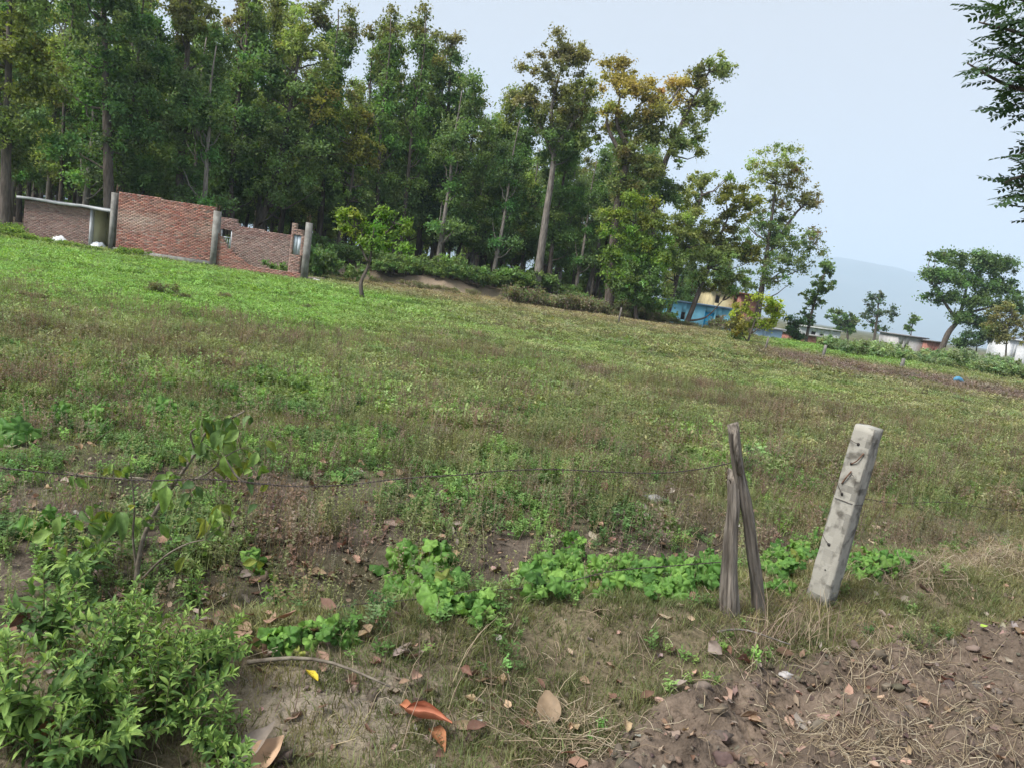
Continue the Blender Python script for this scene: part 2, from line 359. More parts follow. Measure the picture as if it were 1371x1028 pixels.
# hills behind
def hills():
    n = 260; V = []; F = []
    xs = np.linspace(-9000, 14000, n)
    prof_px = [(-9000, 0.55), (600, .72), (1800, 0.93), (2800, 1.0), (3900, 0.90), (5200, 0.62), (6500, 0.5), (14000, 0.4)]
    hp = np.interp(xs, [p[0] for p in prof_px], [p[1] for p in prof_px]); hp = hp + 0.05 * (fbm(xs / 700, xs * 0, 3) - 0.5)
    rows = 26
    for j in range(rows):
        t = j / (rows - 1); yy = 5600 + 1800 * t + 250 * (fbm(xs / 900, xs * 0 + j * .3, 5) - .5)
        zz = hp * 640 * (math.sin(t * math.pi * 0.62) / math.sin(math.pi * 0.5)) * (1 + 0.25 * (fbm(xs / 600, xs * 0 + t * 4, 8) - .5) * (1 - abs(2 * t - 1)))
        V.append(np.stack([xs, yy, zz - 4], -1))
    i = np.arange(rows * n).reshape(rows, n)
    return np.concatenate(V), np.stack([i[:-1, :-1], i[:-1, 1:], i[1:, 1:], i[1:, :-1]], -1).reshape(-1, 4)
hv, hf = hills()
link('hills', mkmesh('hills', hv, [hf], mat_basic('hill_forest', (0.045, 0.07, 0.035), (0.08, 0.09, 0.05), scale=0.004, rough=1), smooth=True), kind='structure', label='forested ridge of hills fading blue in the haze')

# haze
hz = MB(); hz.box((2500, 4000, 348), (36000, 24000, 704))
mt, n_, out = newmat('haze_air'); pv = N(n_, 'ShaderNodeVolumePrincipled'); pv.inputs['Color'].default_value = (0.66, 0.81, 1.0, 1)
pv.inputs['Density'].default_value = 2.5e-4; pv.inputs['Anisotropy'].default_value = 0.0; n_.links.new(pv.outputs[0], out.inputs['Volume'])
hzo = hz.build('haze', mt, kind='stuff', label='thin pale haze in the air')

# ------------------------------------------------------------------ foliage
TONE_K = 2.6
TONE = {'d': (0.054, 0.083, 0.030), 'm': (0.095, 0.118, 0.040), 'y': (0.185, 0.20, 0.045), 'o': (0.35, 0.285, 0.09), 'p': (0.205, 0.195, 0.095), 'b': (0.20, 0.29, 0.055), 'k': (0.038, 0.062, 0.028),
        'yb': (0.24, 0.30, 0.05), 'g': (0.12, 0.16, 0.10), 'u': (0.21, 0.28, 0.14), 's': (0.20, 0.165, 0.115), 'ol': (0.17, 0.175, 0.065), 'w': (0.066, 0.10, 0.033)}
TONE = {k: tuple(c * (TONE_K if k in 'dkmw' else 1.15) for c in v) for k, v in TONE.items()}
def leaves(P, L, W, up=0.35, seed_dir=None, colr=None):
    """rhombus leaves, folded along their middle, at points P -> V, F(tris), per-face colours"""
    n = len(P); a = R.normal(size=(n, 3)); a[:, 2] -= 0.25
    if seed_dir is not None: a = a * 0.7 + seed_dir
    a /= np.linalg.norm(a, axis=1)[:, None]; nn = R.normal(size=(n, 3)); nn[:, 2] += up * 2
    b = np.cross(a, nn); b /= np.linalg.norm(b, axis=1)[:, None] + 1e-9; c = np.cross(b, a)
    s = R.uniform(0.65, 1.3, n)[:, None]; l = a * (L * 0.5) * s; wv = b * (W * 0.5) * s; q = c * (W * 0.16) * s
    V = np.stack([P - l, P + wv + q + l * 0.1, P + l, P - wv + q + l * 0.1], 1).reshape(-1, 3)
    i = np.arange(n)[:, None] * 4
    F = np.concatenate([i + [[0, 1, 2]], i + [[0, 2, 3]]], 1).reshape(-1, 3)
    return V, F, np.repeat(colr, 2, 0)
def ellipsoid_clumps(ells, size, fill=1.0):
    """ells: (center3, radii3, tone) -> clump centres, radii, tone colours"""
    C, Rr, T = [], [], []
    for c, r, tone in ells:
        r = np.asarray(r, float); vol = r[0] * r[1] * r[2] ** 1.0
        k = max(4, int(fill * 3.2 * vol ** (2 / 3.0) / size ** 2))
        dd = R.normal(size=(k, 3)); dd /= np.linalg.norm(dd, axis=1)[:, None]
        rr = R.uniform(0.1, 1.2, k) ** 0.6
        C.append(np.asarray(c) + dd * rr[:, None] * (r - size * 0.35).clip(0.1)); Rr.append(R.uniform(0.35, 1.0, k) ** 1.2 * size * 1.15); T.append(np.tile(np.array(TONE[tone]), (k, 1)))
    return np.concatenate(C), np.concatenate(Rr), np.concatenate(T)
def crown_mesh(name, ells, size, L, W, cover=2.0, fill=1.0, up=0.35, mix=None, mat=None, maxn=24000):
    C, Rr, T = ellipsoid_clumps(ells, size, fill)
    n = np.maximum(6, (cover * 4.0 * Rr ** 2 / (L * W * 0.5) * R.uniform(0.5, 1.2, len(C)))).astype(int)
    tot = n.sum()
    if tot > maxn: n = np.maximum(4, (n * maxn / tot)).astype(int)
    T = T * R.uniform(0.72, 1.3, len(T))[:, None] * (1 + R.normal(0, 0.07, T.shape))
    rep = np.repeat(np.arange(len(C)), n); k = len(rep)
    dd = R.normal(size=(k, 3)); dd /= np.linalg.norm(dd, axis=1)[:, None]; rr = np.abs(R.normal(0, 0.55, k)).clip(0, 1.3)
    P = C[rep] + dd * (rr * Rr[rep])[:, None] * np.array([1, 1, 0.75])
    cl = T[rep] * R.uniform(0.7, 1.35, k)[:, None]
    if mix is not None:
        mk = R.uniform(0, 1, k) < mix[1]; cl[mk] = np.array(TONE[mix[0]]) * R.uniform(0.7, 1.3, mk.sum())[:, None]
    V, F, fc = leaves(P, L, W, up, dd * 0.5, cl)
    return mkmesh(name, V, [F], mat or M_TREE, fc), C, Rr
def limb(mb, a, b, r0, r1, sag=0.1, n=6, k=5, col=None):
    a = np.asarray(a, float); b = np.asarray(b, float); Ln = np.linalg.norm(b - a)
    t = np.linspace(0, 1, n)[:, None]; P = a + (b - a) * t
    P = P + np.sin(t * math.pi) * (R.normal(0, sag, 3) * Ln + np.array([0, 0, -0.10 * Ln]) * (b[2] > a[2]))
    P[1:-1] += R.normal(0, 0.02 * Ln, (n - 2, 3)); mb.tube(P, np.linspace(r0, r1, n), k, cap=False, col=col); return P
def smooth_path(P, m=4):
    P = np.asarray(P, float); n = len(P)
    if n < 3: return np.stack([np.interp(np.linspace(0, n - 1, (n - 1) * m + 1), np.arange(n), P[:, i]) for i in range(3)], -1)
    out = []
    for i in range(n - 1):
        p0 = P[max(i - 1, 0)]; p1 = P[i]; p2 = P[i + 1]; p3 = P[min(i + 2, n - 1)]
        for t in np.arange(m) / m:
            out.append(0.5 * (2 * p1 + (p2 - p0) * t + (2 * p0 - 5 * p1 + 4 * p2 - p3) * t * t + (3 * p1 - p0 - 3 * p2 + p3) * t ** 3))
    out.append(P[-1]); return np.array(out)
def px_tree(name, label, D, trunk, ells, r0, size=0.95, L=0.23, W=0.135, cover=1.9, fill=1.0, cat='tree', group=None, limbs=True, extra=(), bark=None, depth=0.85, up=0.35, mix=None, maxn=26000):
    cover *= 1.5; fill *= 1.4; size *= 1.0
    """a tree standing at distance D; outline positions come from the photograph, depth from its own width"""
    P = [at(a, b, D) for a, b in trunk]
    base = P[0].copy(); base[2] = float(H(base[0], base[1])) - 0.15
    P[0] = base; Yoff = R.uniform(-0.4, 0.4, len(P)) * 0.5; Yoff[0] = 0
    P = np.array(P); P[:, 1] += Yoff
    s = D / F_PX
    E = []
    for (cx, cy_, rx, ry, tone) in ells:
        c = at(cx, cy_, D); c[1] += R.uniform(-0.35, 0.35) * rx * s
        E.append((c - base, (rx * s, max(min(rx, ry * 1.3) * s * depth, 0.3), ry * s), tone))
    root = empty(name, base, label, cat, group)
    me, C, Rr = crown_mesh('crown', E, size, L, W, cover, fill, up, mix, maxn=maxn)
    link('crown', me, root)
    mb = MB(); Pp = smooth_path(P - base, 5); hgt = np.linspace(0, 1, len(Pp))
    rr = r0 * (1 - 0.8 * hgt) + 0.35 * r0 * np.exp(-hgt * 14)
    mb.tube(Pp, rr, 8, wob=0.06)
    for ex in extra:
        Q = smooth_path(np.array([at(a, b, D) for a, b in ex]) - base, 5); mb.tube(Q, np.linspace(r0 * 0.55, r0 * 0.15, len(Q)), 6)
        Pp = np.concatenate([Pp, Q]); 
    if limbs:
        pick = R.permutation(len(C))[:min(len(C), 26)]
        for i in pick:
            c = C[i]; cand = Pp[(Pp[:, 2] < c[2] + 0.2)]
            if len(cand) < 2: continue
            dd = np.linalg.norm(cand - c, axis=1) + 0.5 * np.abs(cand[:, 2] - (c[2] - 0.6 * np.linalg.norm(cand[:, :2] - c[:2], axis=1)))
            a = cand[np.argmin(dd)]
            limb(mb, a, c, min(0.09, r0 * 0.4), 0.02, 0.06)
    mb.build('trunk', bark or M_BARK, root, smooth=True)
    return root

# ------------------------------------------------------------------ the tall trees of the wood that can be told apart
px_tree('forest_tree', 'tall narrow green tree whose spire stands alone above the wood, left of the brown-tipped one', 64, [(503, 385), (512, 250), (520, 130), (525, 50)],
        [(528, 55, 24, 30, 'm'), (515, 95, 34, 36, 'm'), (524, 150, 34, 40, 'd'), (520, 205, 36, 45, 'd'), (543, 110, 18, 30, 'd'), (515, 270, 38, 40, 'd')], 0.30)
px_tree('forest_tree', 'straight dark green tree with a brownish tuft on its tip', 65, [(588, 388), (594, 250), (600, 150), (604, 60)],
        [(603, 62, 22, 20, 'p'), (600, 100, 30, 26, 'd'), (602, 135, 33, 30, 'd'), (592, 185, 30, 40, 'd'), (590, 245, 38, 50, 'k'), (600, 300, 40, 30, 'd')], 0.30, fill=1.1)
px_tree('forest_tree', 'tall airy tree with a broad bronze crown and long pale leaning trunk', 60, [(718, 384), (731, 290), (742, 205), (738, 150), (752, 90)],
        [(752, 65, 30, 22, 'p'), (730, 95, 36, 26, 'p'), (775, 80, 26, 24, 'p'), (715, 128, 28, 20, 'p'), (770, 125, 38, 34, 'ol'), (738, 150, 42, 30, 'ol'), (790, 165, 25, 40, 'm'), (750, 190, 44, 30, 'd')],
        0.34, size=0.8, cover=1.25, fill=0.85, extra=[((742, 210), (720, 160), (712, 130)), ((742, 200), (775, 150), (785, 110))], bark=M_BARKL)
px_tree('forest_tree', 'forked tree with a golden orange crown and dark open limbs', 58, [(818, 402), (824, 290), (840, 205), (826, 165), (830, 130)],
        [(832, 95, 32, 22, 'o'), (842, 122, 42, 22, 'o'), (815, 155, 20, 18, 'o'), (868, 140, 34, 24, 'o'), (850, 165, 34, 24, 'ol'), (880, 170, 28, 24, 'ol'), (850, 225, 40, 40, 'ol'), (835, 270, 40, 40, 'm')],
        0.36, size=0.8, cover=1.7, extra=[((838, 210), (868, 170), (895, 140), (910, 118)), ((836, 215), (815, 175), (812, 150))])
px_tree('forest_tree', 'tree leaning out to the right past the golden one, olive top bent into open sky', 61, [(862, 405), (882, 250), (905, 185), (925, 140), (950, 95)],
        [(962, 88, 24, 20, 'm'), (938, 98, 22, 18, 'ol'), (912, 122, 30, 20, 'o'), (940, 135, 22, 22, 'm'), (925, 165, 26, 26, 'm'), (905, 205, 26, 26, 'm'), (930, 200, 16, 18, 'm'), (890, 250, 34, 30, 'd')],
        0.30, size=0.75, cover=1.5, fill=0.9)
px_tree('forest_tree', 'bushy mid green tree filling the dip in the skyline before the bronze crown', 72, [(640, 388), (655, 270), (668, 190)],
        [(668, 180, 36, 26, 'm'), (690, 155, 24, 22, 'm'), (650, 210, 36, 34, 'd'), (690, 215, 40, 40, 'm'), (660, 265, 48, 40, 'd'), (705, 280, 36, 44, 'd')], 0.26)
px_tree('forest_tree', 'broad airy tree ending the tall left block of the wood, thin pale green top', 56, [(335, 335), (372, 220), (392, 130), (405, 45)],
        [(410, 40, 36, 26, 'm'), (382, 68, 34, 26, 'm'), (425, 82, 26, 30, 'm'), (390, 120, 44, 34, 'd'), (425, 140, 26, 36, 'y'), (372, 175, 44, 40, 'd'), (415, 205, 45, 40, 'd'), (385, 250, 50, 40, 'd')],
        0.30, size=0.85, cover=1.5, fill=0.9, extra=[((372, 222), (420, 165), (440, 120))])
px_tree('forest_tree', 'thin tall tree with sparse pinkish leaves beside the gap over the brick wall', 57, [(306, 330), (315, 180), (322, 60), (328, -40)],
        [(326, -20, 20, 35, 'p'), (322, 30, 22, 34, 'p'), (312, 85, 26, 36, 'm'), (320, 150, 30, 40, 'd')], 0.22, size=0.7, cover=1.2, fill=0.8)
px_tree('forest_tree', 'tall tree with brownish thinning top above the tall brick panel', 50, [(236, 300), (244, 180), (252, 40), (255, -80)],
        [(248, -70, 40, 40, 'p'), (240, -10, 40, 34, 'p'), (262, 40, 36, 36, 'ol'), (248, 95, 40, 40, 'd'), (252, 165, 42, 44, 'd')], 0.30, size=0.8, cover=1.5, fill=0.9)
px_tree('forest_tree', 'massive dark green tree overhanging the brick shed', 47, [(150, 300), (146, 200), (140, 60), (136, -120)],
        [(140, -110, 70, 60, 'd'), (125, -20, 74, 56, 'd'), (160, 50, 66, 50, 'd'), (120, 110, 64, 46, 'w'), (170, 150, 50, 44, 'd'), (140, 205, 56, 36, 'd')], 0.36, size=1.0, fill=0.9)
px_tree('forest_tree', 'yellow-green tree with drooping branches at the outer corner of the wood beside the shed', 42, [(8, 300), (6, 200), (10, 60), (16, -120)],
        [(20, -90, 70, 60, 'y'), (46, -10, 56, 44, 'm'), (20, 60, 54, 40, 'y'), (50, 110, 46, 34, 'y'), (15, 165, 40, 34, 'm'), (75, 175, 40, 34, 'w'), (-40, 80, 60, 60, 'm')], 0.32, size=0.85, cover=1.6, fill=0.9)
px_tree('forest_tree', 'lower yellow-green tree in front of the wood, arching over the small field tree', 58, [(445, 365), (470, 250), (475, 190)],
        [(468, 165, 34, 32, 'y'), (486, 205, 28, 34, 'y'), (455, 225, 38, 32, 'm'), (480, 265, 34, 30, 'w')], 0.20, size=0.75, cover=1.5)
px_tree('forest_tree', 'dark tree standing close behind the brown-tipped one, crown half hidden', 74, [(560, 380), (562, 250), (560, 190)],
        [(560, 185, 28, 40, 'd'), (555, 240, 38, 46, 'k'), (625, 235, 34, 46, 'd')], 0.26)
px_tree('forest_tree', 'lower light green tree past the golden tree with a thin bent top', 70, [(892, 425), (918, 330), (940, 262)],
        [(945, 240, 30, 14, 'm'), (930, 268, 30, 22, 'm'), (974, 240, 14, 7, 'm'), (915, 305, 32, 30, 'm'), (940, 320, 26, 30, 'm'), (905, 345, 30, 28, 'w')], 0.24, size=0.7, cover=2.2)
px_tree('forest_tree', 'yellowish tree with drooping leaves hanging over the blue house', 62, [(916, 432), (945, 370), (962, 320), (985, 270)],
        [(985, 268, 30, 26, 'y'), (968, 305, 30, 28, 'ol'), (1000, 338, 24, 18, 'y'), (962, 345, 34, 22, 'm'), (990, 372, 18, 12, 'm'), (940, 368, 16, 12, 'm'), (962, 384, 28, 12, 'y'), (985, 392, 22, 10, 'm')], 0.22, size=0.65, cover=2.2, extra=[((918, 430), (945, 425), (968, 402))])
px_tree('forest_tree', 'big round-topped tree ending the wood above the village, mottled gold and dark green', 76, [(1012, 440), (1025, 350), (1040, 230)],
        [(1038, 215, 38, 22, 'm'), (1020, 240, 28, 22, 'm'), (1062, 245, 34, 26, 'ol'), (1092, 266, 20, 18, 'p'), (1040, 275, 40, 28, 'ol'), (1030, 310, 52, 34, 'd'), (1060, 335, 40, 32, 'd'), (1086, 318, 12, 20, 'p'), (1025, 365, 40, 34, 'd')],
        0.36, size=0.85, cover=2.6, fill=1.3, extra=[((1025, 350), (1062, 290), (1085, 270))])
px_tree('slender_tree', 'slender dark green tree standing apart before the hills with a leaning top', 82, [(1078, 462), (1088, 415), (1102, 372), (1112, 352)],
        [(1110, 362, 15, 13, 'd'), (1100, 382, 17, 14, 'd'), (1088, 402, 17, 15, 'd'), (1082, 428, 16, 14, 'k')], 0.18, size=0.55, L=0.34, W=0.2, cover=1.7)
px_tree('far_tree', 'low rounded hazy tree behind the white house', 135, [(1136, 455), (1136, 430)], [(1130, 425, 30, 12, 'd'), (1140, 438, 26, 12, 'd')], 0.3, size=1.1, L=0.5, W=0.3)
px_tree('far_tree', 'airy grey-green far tree with a see-through fan crown', 125, [(1172, 452), (1174, 425), (1176, 400)], [(1176, 400, 20, 12, 'g'), (1165, 418, 18, 12, 'g'), (1186, 420, 18, 13, 'g'), (1176, 438, 22, 10, 'd')], 0.25, size=0.8, L=0.42, W=0.22, cover=0.9, fill=0.8)
px_tree('far_tree', 'little round far tree beside the grey house', 120, [(1222, 450), (1222, 430)], [(1222, 430, 9, 9, 'd'), (1216, 440, 8, 6, 'd')], 0.15, size=0.6, L=0.4, W=0.25)
px_tree('shade_tree', 'spreading flat-topped shade tree with a leaning forked trunk beside the grey house', 96, [(1256, 474), (1268, 448), (1282, 430), (1292, 400), (1300, 360)],
        [(1275, 346, 32, 14, 'd'), (1308, 348, 32, 15, 'd'), (1338, 358, 28, 16, 'd'), (1252, 368, 26, 14, 'd'), (1290, 374, 38, 16, 'w'), (1335, 384, 36, 18, 'd'), (1262, 396, 30, 14, 'd'), (1300, 404, 36, 14, 'd'), (1348, 408, 28, 16, 'd'), (1280, 424, 28, 10, 'd'), (1318, 430, 32, 12, 'd'), (1330, 348, 30, 10, 'd')],
        0.42, size=1.1, L=0.32, W=0.19, cover=2.8, fill=2.0, maxn=34000, extra=[((1282, 430), (1262, 402), (1245, 375)), ((1284, 428), (1315, 400), (1340, 372)), ((1290, 420), (1325, 412), (1350, 402))], depth=1.0)
px_tree('roadside_tree', 'small olive-brown tree below the spreading shade tree', 82, [(1352, 478), (1350, 440)], [(1350, 420, 24, 18, 'ol'), (1345, 445, 28, 18, 'ol'), (1368, 440, 20, 24, 'ol')], 0.16, size=0.6, cover=1.3)
px_tree('roadside_tree', 'dark bushy tree in the shadow under the spreading shade tree', 92, [(1308, 478), (1308, 455)], [(1306, 455, 22, 13, 'k'), (1325, 445, 20, 16, 'd'), (1290, 460, 16, 10, 'd')], 0.16, size=0.7)
px_tree('roadside_tree', 'dark bush-like tree between the slender tree and the wood', 80, [(1066, 465), (1066, 440)], [(1062, 435, 14, 18, 'k'), (1070, 450, 14, 12, 'k')], 0.14, size=0.6)

# trees standing in the field itself
def on_ground_D(px, py): return G(px, py)[1]
D1 = on_ground_D(487, 401)
px_tree('field_tree', 'small bright green tree with a crooked trunk alone in the field', D1, [(487, 401), (484, 380), (493, 355), (498, 330), (502, 305)],
        [(474, 290, 26, 9, 'yb'), (508, 285, 32, 9, 'b'), (536, 305, 18, 16, 'b'), (500, 308, 40, 12, 'b'), (464, 304, 14, 8, 'yb'), (520, 328, 28, 9, 'b'), (480, 322, 20, 7, 'b')], 0.10, size=0.44, L=0.16, W=0.08, cover=1.8, fill=1.25, bark=M_BARK,
        extra=[((493, 352), (480, 325), (474, 305)), ((497, 335), (515, 315), (528, 300))])
D2 = on_ground_D(850, 430)
px_tree('field_tree', 'dense bright green tree with a feathery yellow-green top at the field edge', D2, [(852, 432), (850, 390), (850, 330), (852, 285)],
        [(858, 270, 26, 13, 'yb'), (830, 288, 30, 12, 'yb'), (874, 298, 28, 15, 'y'), (836, 315, 38, 16, 'b'), (874, 325, 32, 18, 'b'), (832, 345, 38, 22, 'b'), (874, 352, 32, 22, 'b'), (845, 378, 42, 28, 'w'), (868, 396, 38, 24, 'w'), (828, 368, 28, 20, 'b'), (850, 350, 30, 24, 'w')],
        0.16, size=0.65, L=0.22, W=0.115, cover=2.8, fill=1.5, maxn=34000)
D3 = on_ground_D(1005, 460)
px_tree('field_tree', 'low yellow-green shrubby tree in front of the blue house', D3, [(1000, 460), (1006, 440), (1014, 415)],
        [(1018, 402, 26, 13, 'yb'), (1038, 415, 20, 16, 'yb'), (995, 418, 22, 14, 'yb'), (1030, 436, 26, 12, 'yb'), (990, 440, 20, 14, 'y'), (985, 450, 16, 12, 'w')], 0.08, size=0.42, L=0.18, W=0.10, cover=1.5,
        extra=[((1000, 458), (990, 438), (985, 422)), ((1004, 448), (1028, 432), (1040, 418))])

# ------------------------------------------------------------------ the wood: copies of a few kinds
def generic_tree(k):
    h = [21, 19, 22, 17, 20, 18][k]; tone = ['d', 'm', 'w', 'd', 'w', 'm'][k]
    E = []
    for j in range(7):
        zc = h * (0.27 + 0.69 * j / 6); rx = (2.3 - 0.9 * (j / 6) ** 2) * R.uniform(0.75, 1.15); a = R.uniform(0, 6.28); o = R.uniform(0.2, 1.0)
        E.append((np.array([math.cos(a) * o, math.sin(a) * o, zc]), (rx, rx, h * 0.085), tone if j < 5 else R.choice([tone, 'm', 'ol'])))
    if k in (0, 3): E.append((np.array([0.8, 0.4, h * 0.26]), (1.6, 1.6, 1.6), 'd'))
    cm, C, Rr = crown_mesh('crown', E, 1.1, 0.26, 0.15, 2.0, 1.3, maxn=20000)
    mb = MB(); P = np.array([[R.normal(0, 0.10) * z, R.normal(0, 0.10) * z, z * h] for z in np.linspace(0, 0.96, 9)]); P[0, :2] = 0
    P[:, 0] = np.cumsum(R.normal(0, 0.12, 9)); P[:, 1] = np.cumsum(R.normal(0, 0.12, 9)); P[0] = 0
    hh = np.linspace(0, 1, 9); P[0, 2] = -0.4; mb.tube(smooth_path(P, 2), np.interp(np.linspace(0, 1, 17), hh, 0.24 * (1 - 0.82 * hh) + 0.08 * np.exp(-hh * 14)), 8, wob=0.06)
    for i in R.permutation(len(C))[:16]:
        c = C[i]; zz = max(c[2] - 1.6 - R.uniform(0, 1), 3); a = np.array([np.interp(zz, P[:, 2], P[:, 0]), np.interp(zz, P[:, 2], P[:, 1]), zz]); limb(mb, a, c, 0.07, 0.02)
    return cm, mb.mesh('trunk', [M_BARK, M_BARKL][k % 2], smooth=True)
GEN = [generic_tree(k) for k in range(6)]
ng = 0
spots = []
for yy in np.arange(61, 122, 4.3):
    for xx in np.arange(-86, 30, 4.0):
        X = xx + R.uniform(-1.5, 1.5); Y = yy + R.uniform(-1.7, 1.7)
        if Y < bank_y(X) + 2.5: continue
        p, q = proj(X, Y, 2.0)
        if p < -60 or p > 975 or (p > 855 and Y < 84): continue
        if Y > 90 and R.uniform() < 0.35: continue
        spots.append((X, Y))
for yy in np.arange(50, 61, 4.5):                  # nearer block behind the shed
    for xx in np.arange(-46, -19, 4.0):
        X = xx + R.uniform(-1.3, 1.3); Y = yy + R.uniform(-1.5, 1.5)
        p, q = proj(X, Y, 2.0)
        if p > -60 and p < 330: spots.append((X, Y))
for X, Y in spots:
    k = int(R.integers(0, 6)); p, q = proj(X, Y, 2.0)
    top = 0.90 if p > 430 else 1.0
    if 640 < p: top = 0.86
    if p > 840: top = 0.66
    if p > 905: top = 0.55
    s = R.uniform(0.8, 1.05) * top
    e = empty('forest_tree', (X, Y, float(H(X, Y)) - 0.05), 'slim tall tree, one of the many dark trunks packed inside the wood', 'tree', 'trees packed in the wood', rz=R.uniform(0, 6.28))
    e.rotation_euler = (R.normal(0, 0.02), R.normal(0, 0.02), R.uniform(0, 6.28))
    e.scale = (s * R.uniform(0.85, 1.1), s * R.uniform(0.85, 1.1), s)
    link('crown', GEN[k][0], e); link('trunk', GEN[k][1], e)

# ------------------------------------------------------------------ shrubs
def shrub_proto(tone, wd, ht, L, W, cover, twig=10, mix=None, n=1):
    E = [(np.array([R.normal(0, 0.28) * wd, R.normal(0, 0.28) * wd, ht * R.uniform(0.35, 0.7)]), (wd * 0.5, wd * 0.5, ht * 0.38), tone) for _ in range(4)]
    cm, C, Rr = crown_mesh('foliage', E, wd * 0.22, L, W, cover, 0.9, mix=mix, maxn=3500)
    mb = MB()
    for i in range(twig):
        c = C[R.integers(0, len(C))]; limb(mb, (R.normal(0, .06), R.normal(0, .06), -0.1), c * [1, 1, 1.15], 0.016, 0.005, 0.08, n=5, k=4)
    return cm, mb.mesh('stem', M_BARK)
SHR = {'green': [shrub_proto('w', 1.7, 1.3, 0.16, 0.09, 1.8) for _ in range(3)], 'dry': [shrub_proto('s', 1.6, 0.9, 0.12, 0.04, 1.1, 22, ('w', 0.25)) for _ in range(3)],
       'pale': [shrub_proto('u', 2.0, 1.5, 0.20, 0.09, 1.5) for _ in range(3)], 'lush': [shrub_proto('b', 1.4, 0.7, 0.14, 0.06, 1.6, mix=('w', 0.4)) for _ in range(2)]}
def shrub(kind, X, Y, s, label, group, name='shrub'):
    cm, st = SHR[kind][R.integers(0, len(SHR[kind]))]
    e = empty(name, (X, Y, float(H(X, Y))), label, 'shrub', group, rz=R.uniform(0, 6.28)); s2 = s * R.uniform(0.85, 1.15); e.scale = (s2, s2, s * R.uniform(0.8, 1.2))
    link('foliage', cm, e); link('stem', st, e)
for i in range(40):                                  # along the top of the bank
    X = -15.5 + i * 0.62 + R.uniform(-0.3, 0.3); Y = bank_y(X) + R.uniform(0.9, 2.6)
    if X > 3 and R.uniform() < 0.6: continue
    shrub('green', X, Y, R.uniform(0.75, 1.35), 'dark green bush on top of the bare earth bank', 'bushes along the earth bank')
for i in range(110):                                  # deep inside
    X = R.uniform(-88, 22); Y = R.uniform(82, 122); p, q = proj(X, Y, 1)
    if p < -40 or p > 860 or (590 < p < 720 and R.uniform() < .6): continue
    shrub('green', X, Y, R.uniform(1.5, 2.8), 'dim undergrowth bush deep among the trunks of the wood', 'undergrowth deep in the wood')
for i in range(16):                                  # behind the brick ruin and beside the shed
    X = -31 + i * 1.3 + R.uniform(-.5, .5); shrub('green', X, 48 + R.uniform(-1, 1.5), R.uniform(0.9, 1.5), 'dark undergrowth bush at the foot of the wood behind the brick buildings', 'undergrowth behind the brick buildings')
for (a, b, D, s) in [(20, 318, 39, .9), (45, 322, 38.6, .8), (5, 312, 41, 1.0), (75, 328, 38.5, .7), (100, 332, 38.4, .6), (-20, 312, 40, 1.0), (-45, 306, 40, 1.0), (130, 338, 38.3, .5), (30, 308, 43, 1.0), (160, 340, 38, .45)]:
    c = at(a, b, D); shrub('lush', c[0], D, s, 'bright weedy bush growing before the brick shed', 'weeds before the brick shed')
c = at(174, 335, 38.6); shrub('lush', c[0], 38.6, 0.75, 'pale green weed clump against the foot of the tall brick panel', None)
c = at(374, 350, 41.5); shrub('green', c[0], 41.2, 0.7, 'green weeds grown up inside the roofless brick room', None)
for (a, D, s) in [(722, 58, .95), (820, 60, .8), (755, 56, .7), (700, 58, .8), (892, 60, .9)]:
    c = at(a, 400, D); shrub('green', c[0], D, s, 'low dark bush at the foot of the wood beside the dry scrub', 'low bushes by the dry scrub')
for i in range(34):
    a = 690 + i * 9.5 + R.uniform(-5, 5); D = 57 + (a - 700) * 0.012 + R.uniform(-2.5, 3); c = at(a, 420, D)
    shrub('dry', c[0], D, R.uniform(0.9, 1.7) * (0.55 if 872 < a < 985 else 1), 'dry brown scrub bush along the field edge', 'dry scrub along the field edge', 'scrub_bush')
for i in range(12):
    a = 430 + i * 24 + R.uniform(-8, 8); c = at(a, 370, 56); shrub('dry', c[0], bank_y(c[0]) - R.uniform(0.3, 2.0), R.uniform(0.35, 0.7), 'small dry tuft at the foot of the earth bank', 'dry tufts under the bank', 'scrub_bush')
for i in range(58):
    a = 1100 + i * 6.2 + R.uniform(-6, 6); c = G(a, hor(a) + R.uniform(28, 36)); D = c[1]
    shrub('pale', c[0], D, R.uniform(0.5, 0.88), 'pale green bush in the long hedge before the village', 'hedge bushes before the village')
for (a, b, s) in [(210, 395, .34), (240, 402, .2), (45, 402, .25), (300, 402, .2), (410, 415, .18), (120, 445, .2)]:
    g_ = G(a, b); shrub('dry', g_[0], g_[1], s, 'small brownish weed tuft in the bright green grass', 'weed tufts in the green grass', 'weed_tuft')
for (a, b, s) in [(345, 520, .2), (395, 528, .17), (370, 512, .16), (300, 530, .15)]:
    g_ = G(a, b); shrub('green', g_[0], g_[1], s, 'low dark green weed patch in the middle of the field', 'dark weeds in mid field', 'weed_tuft')

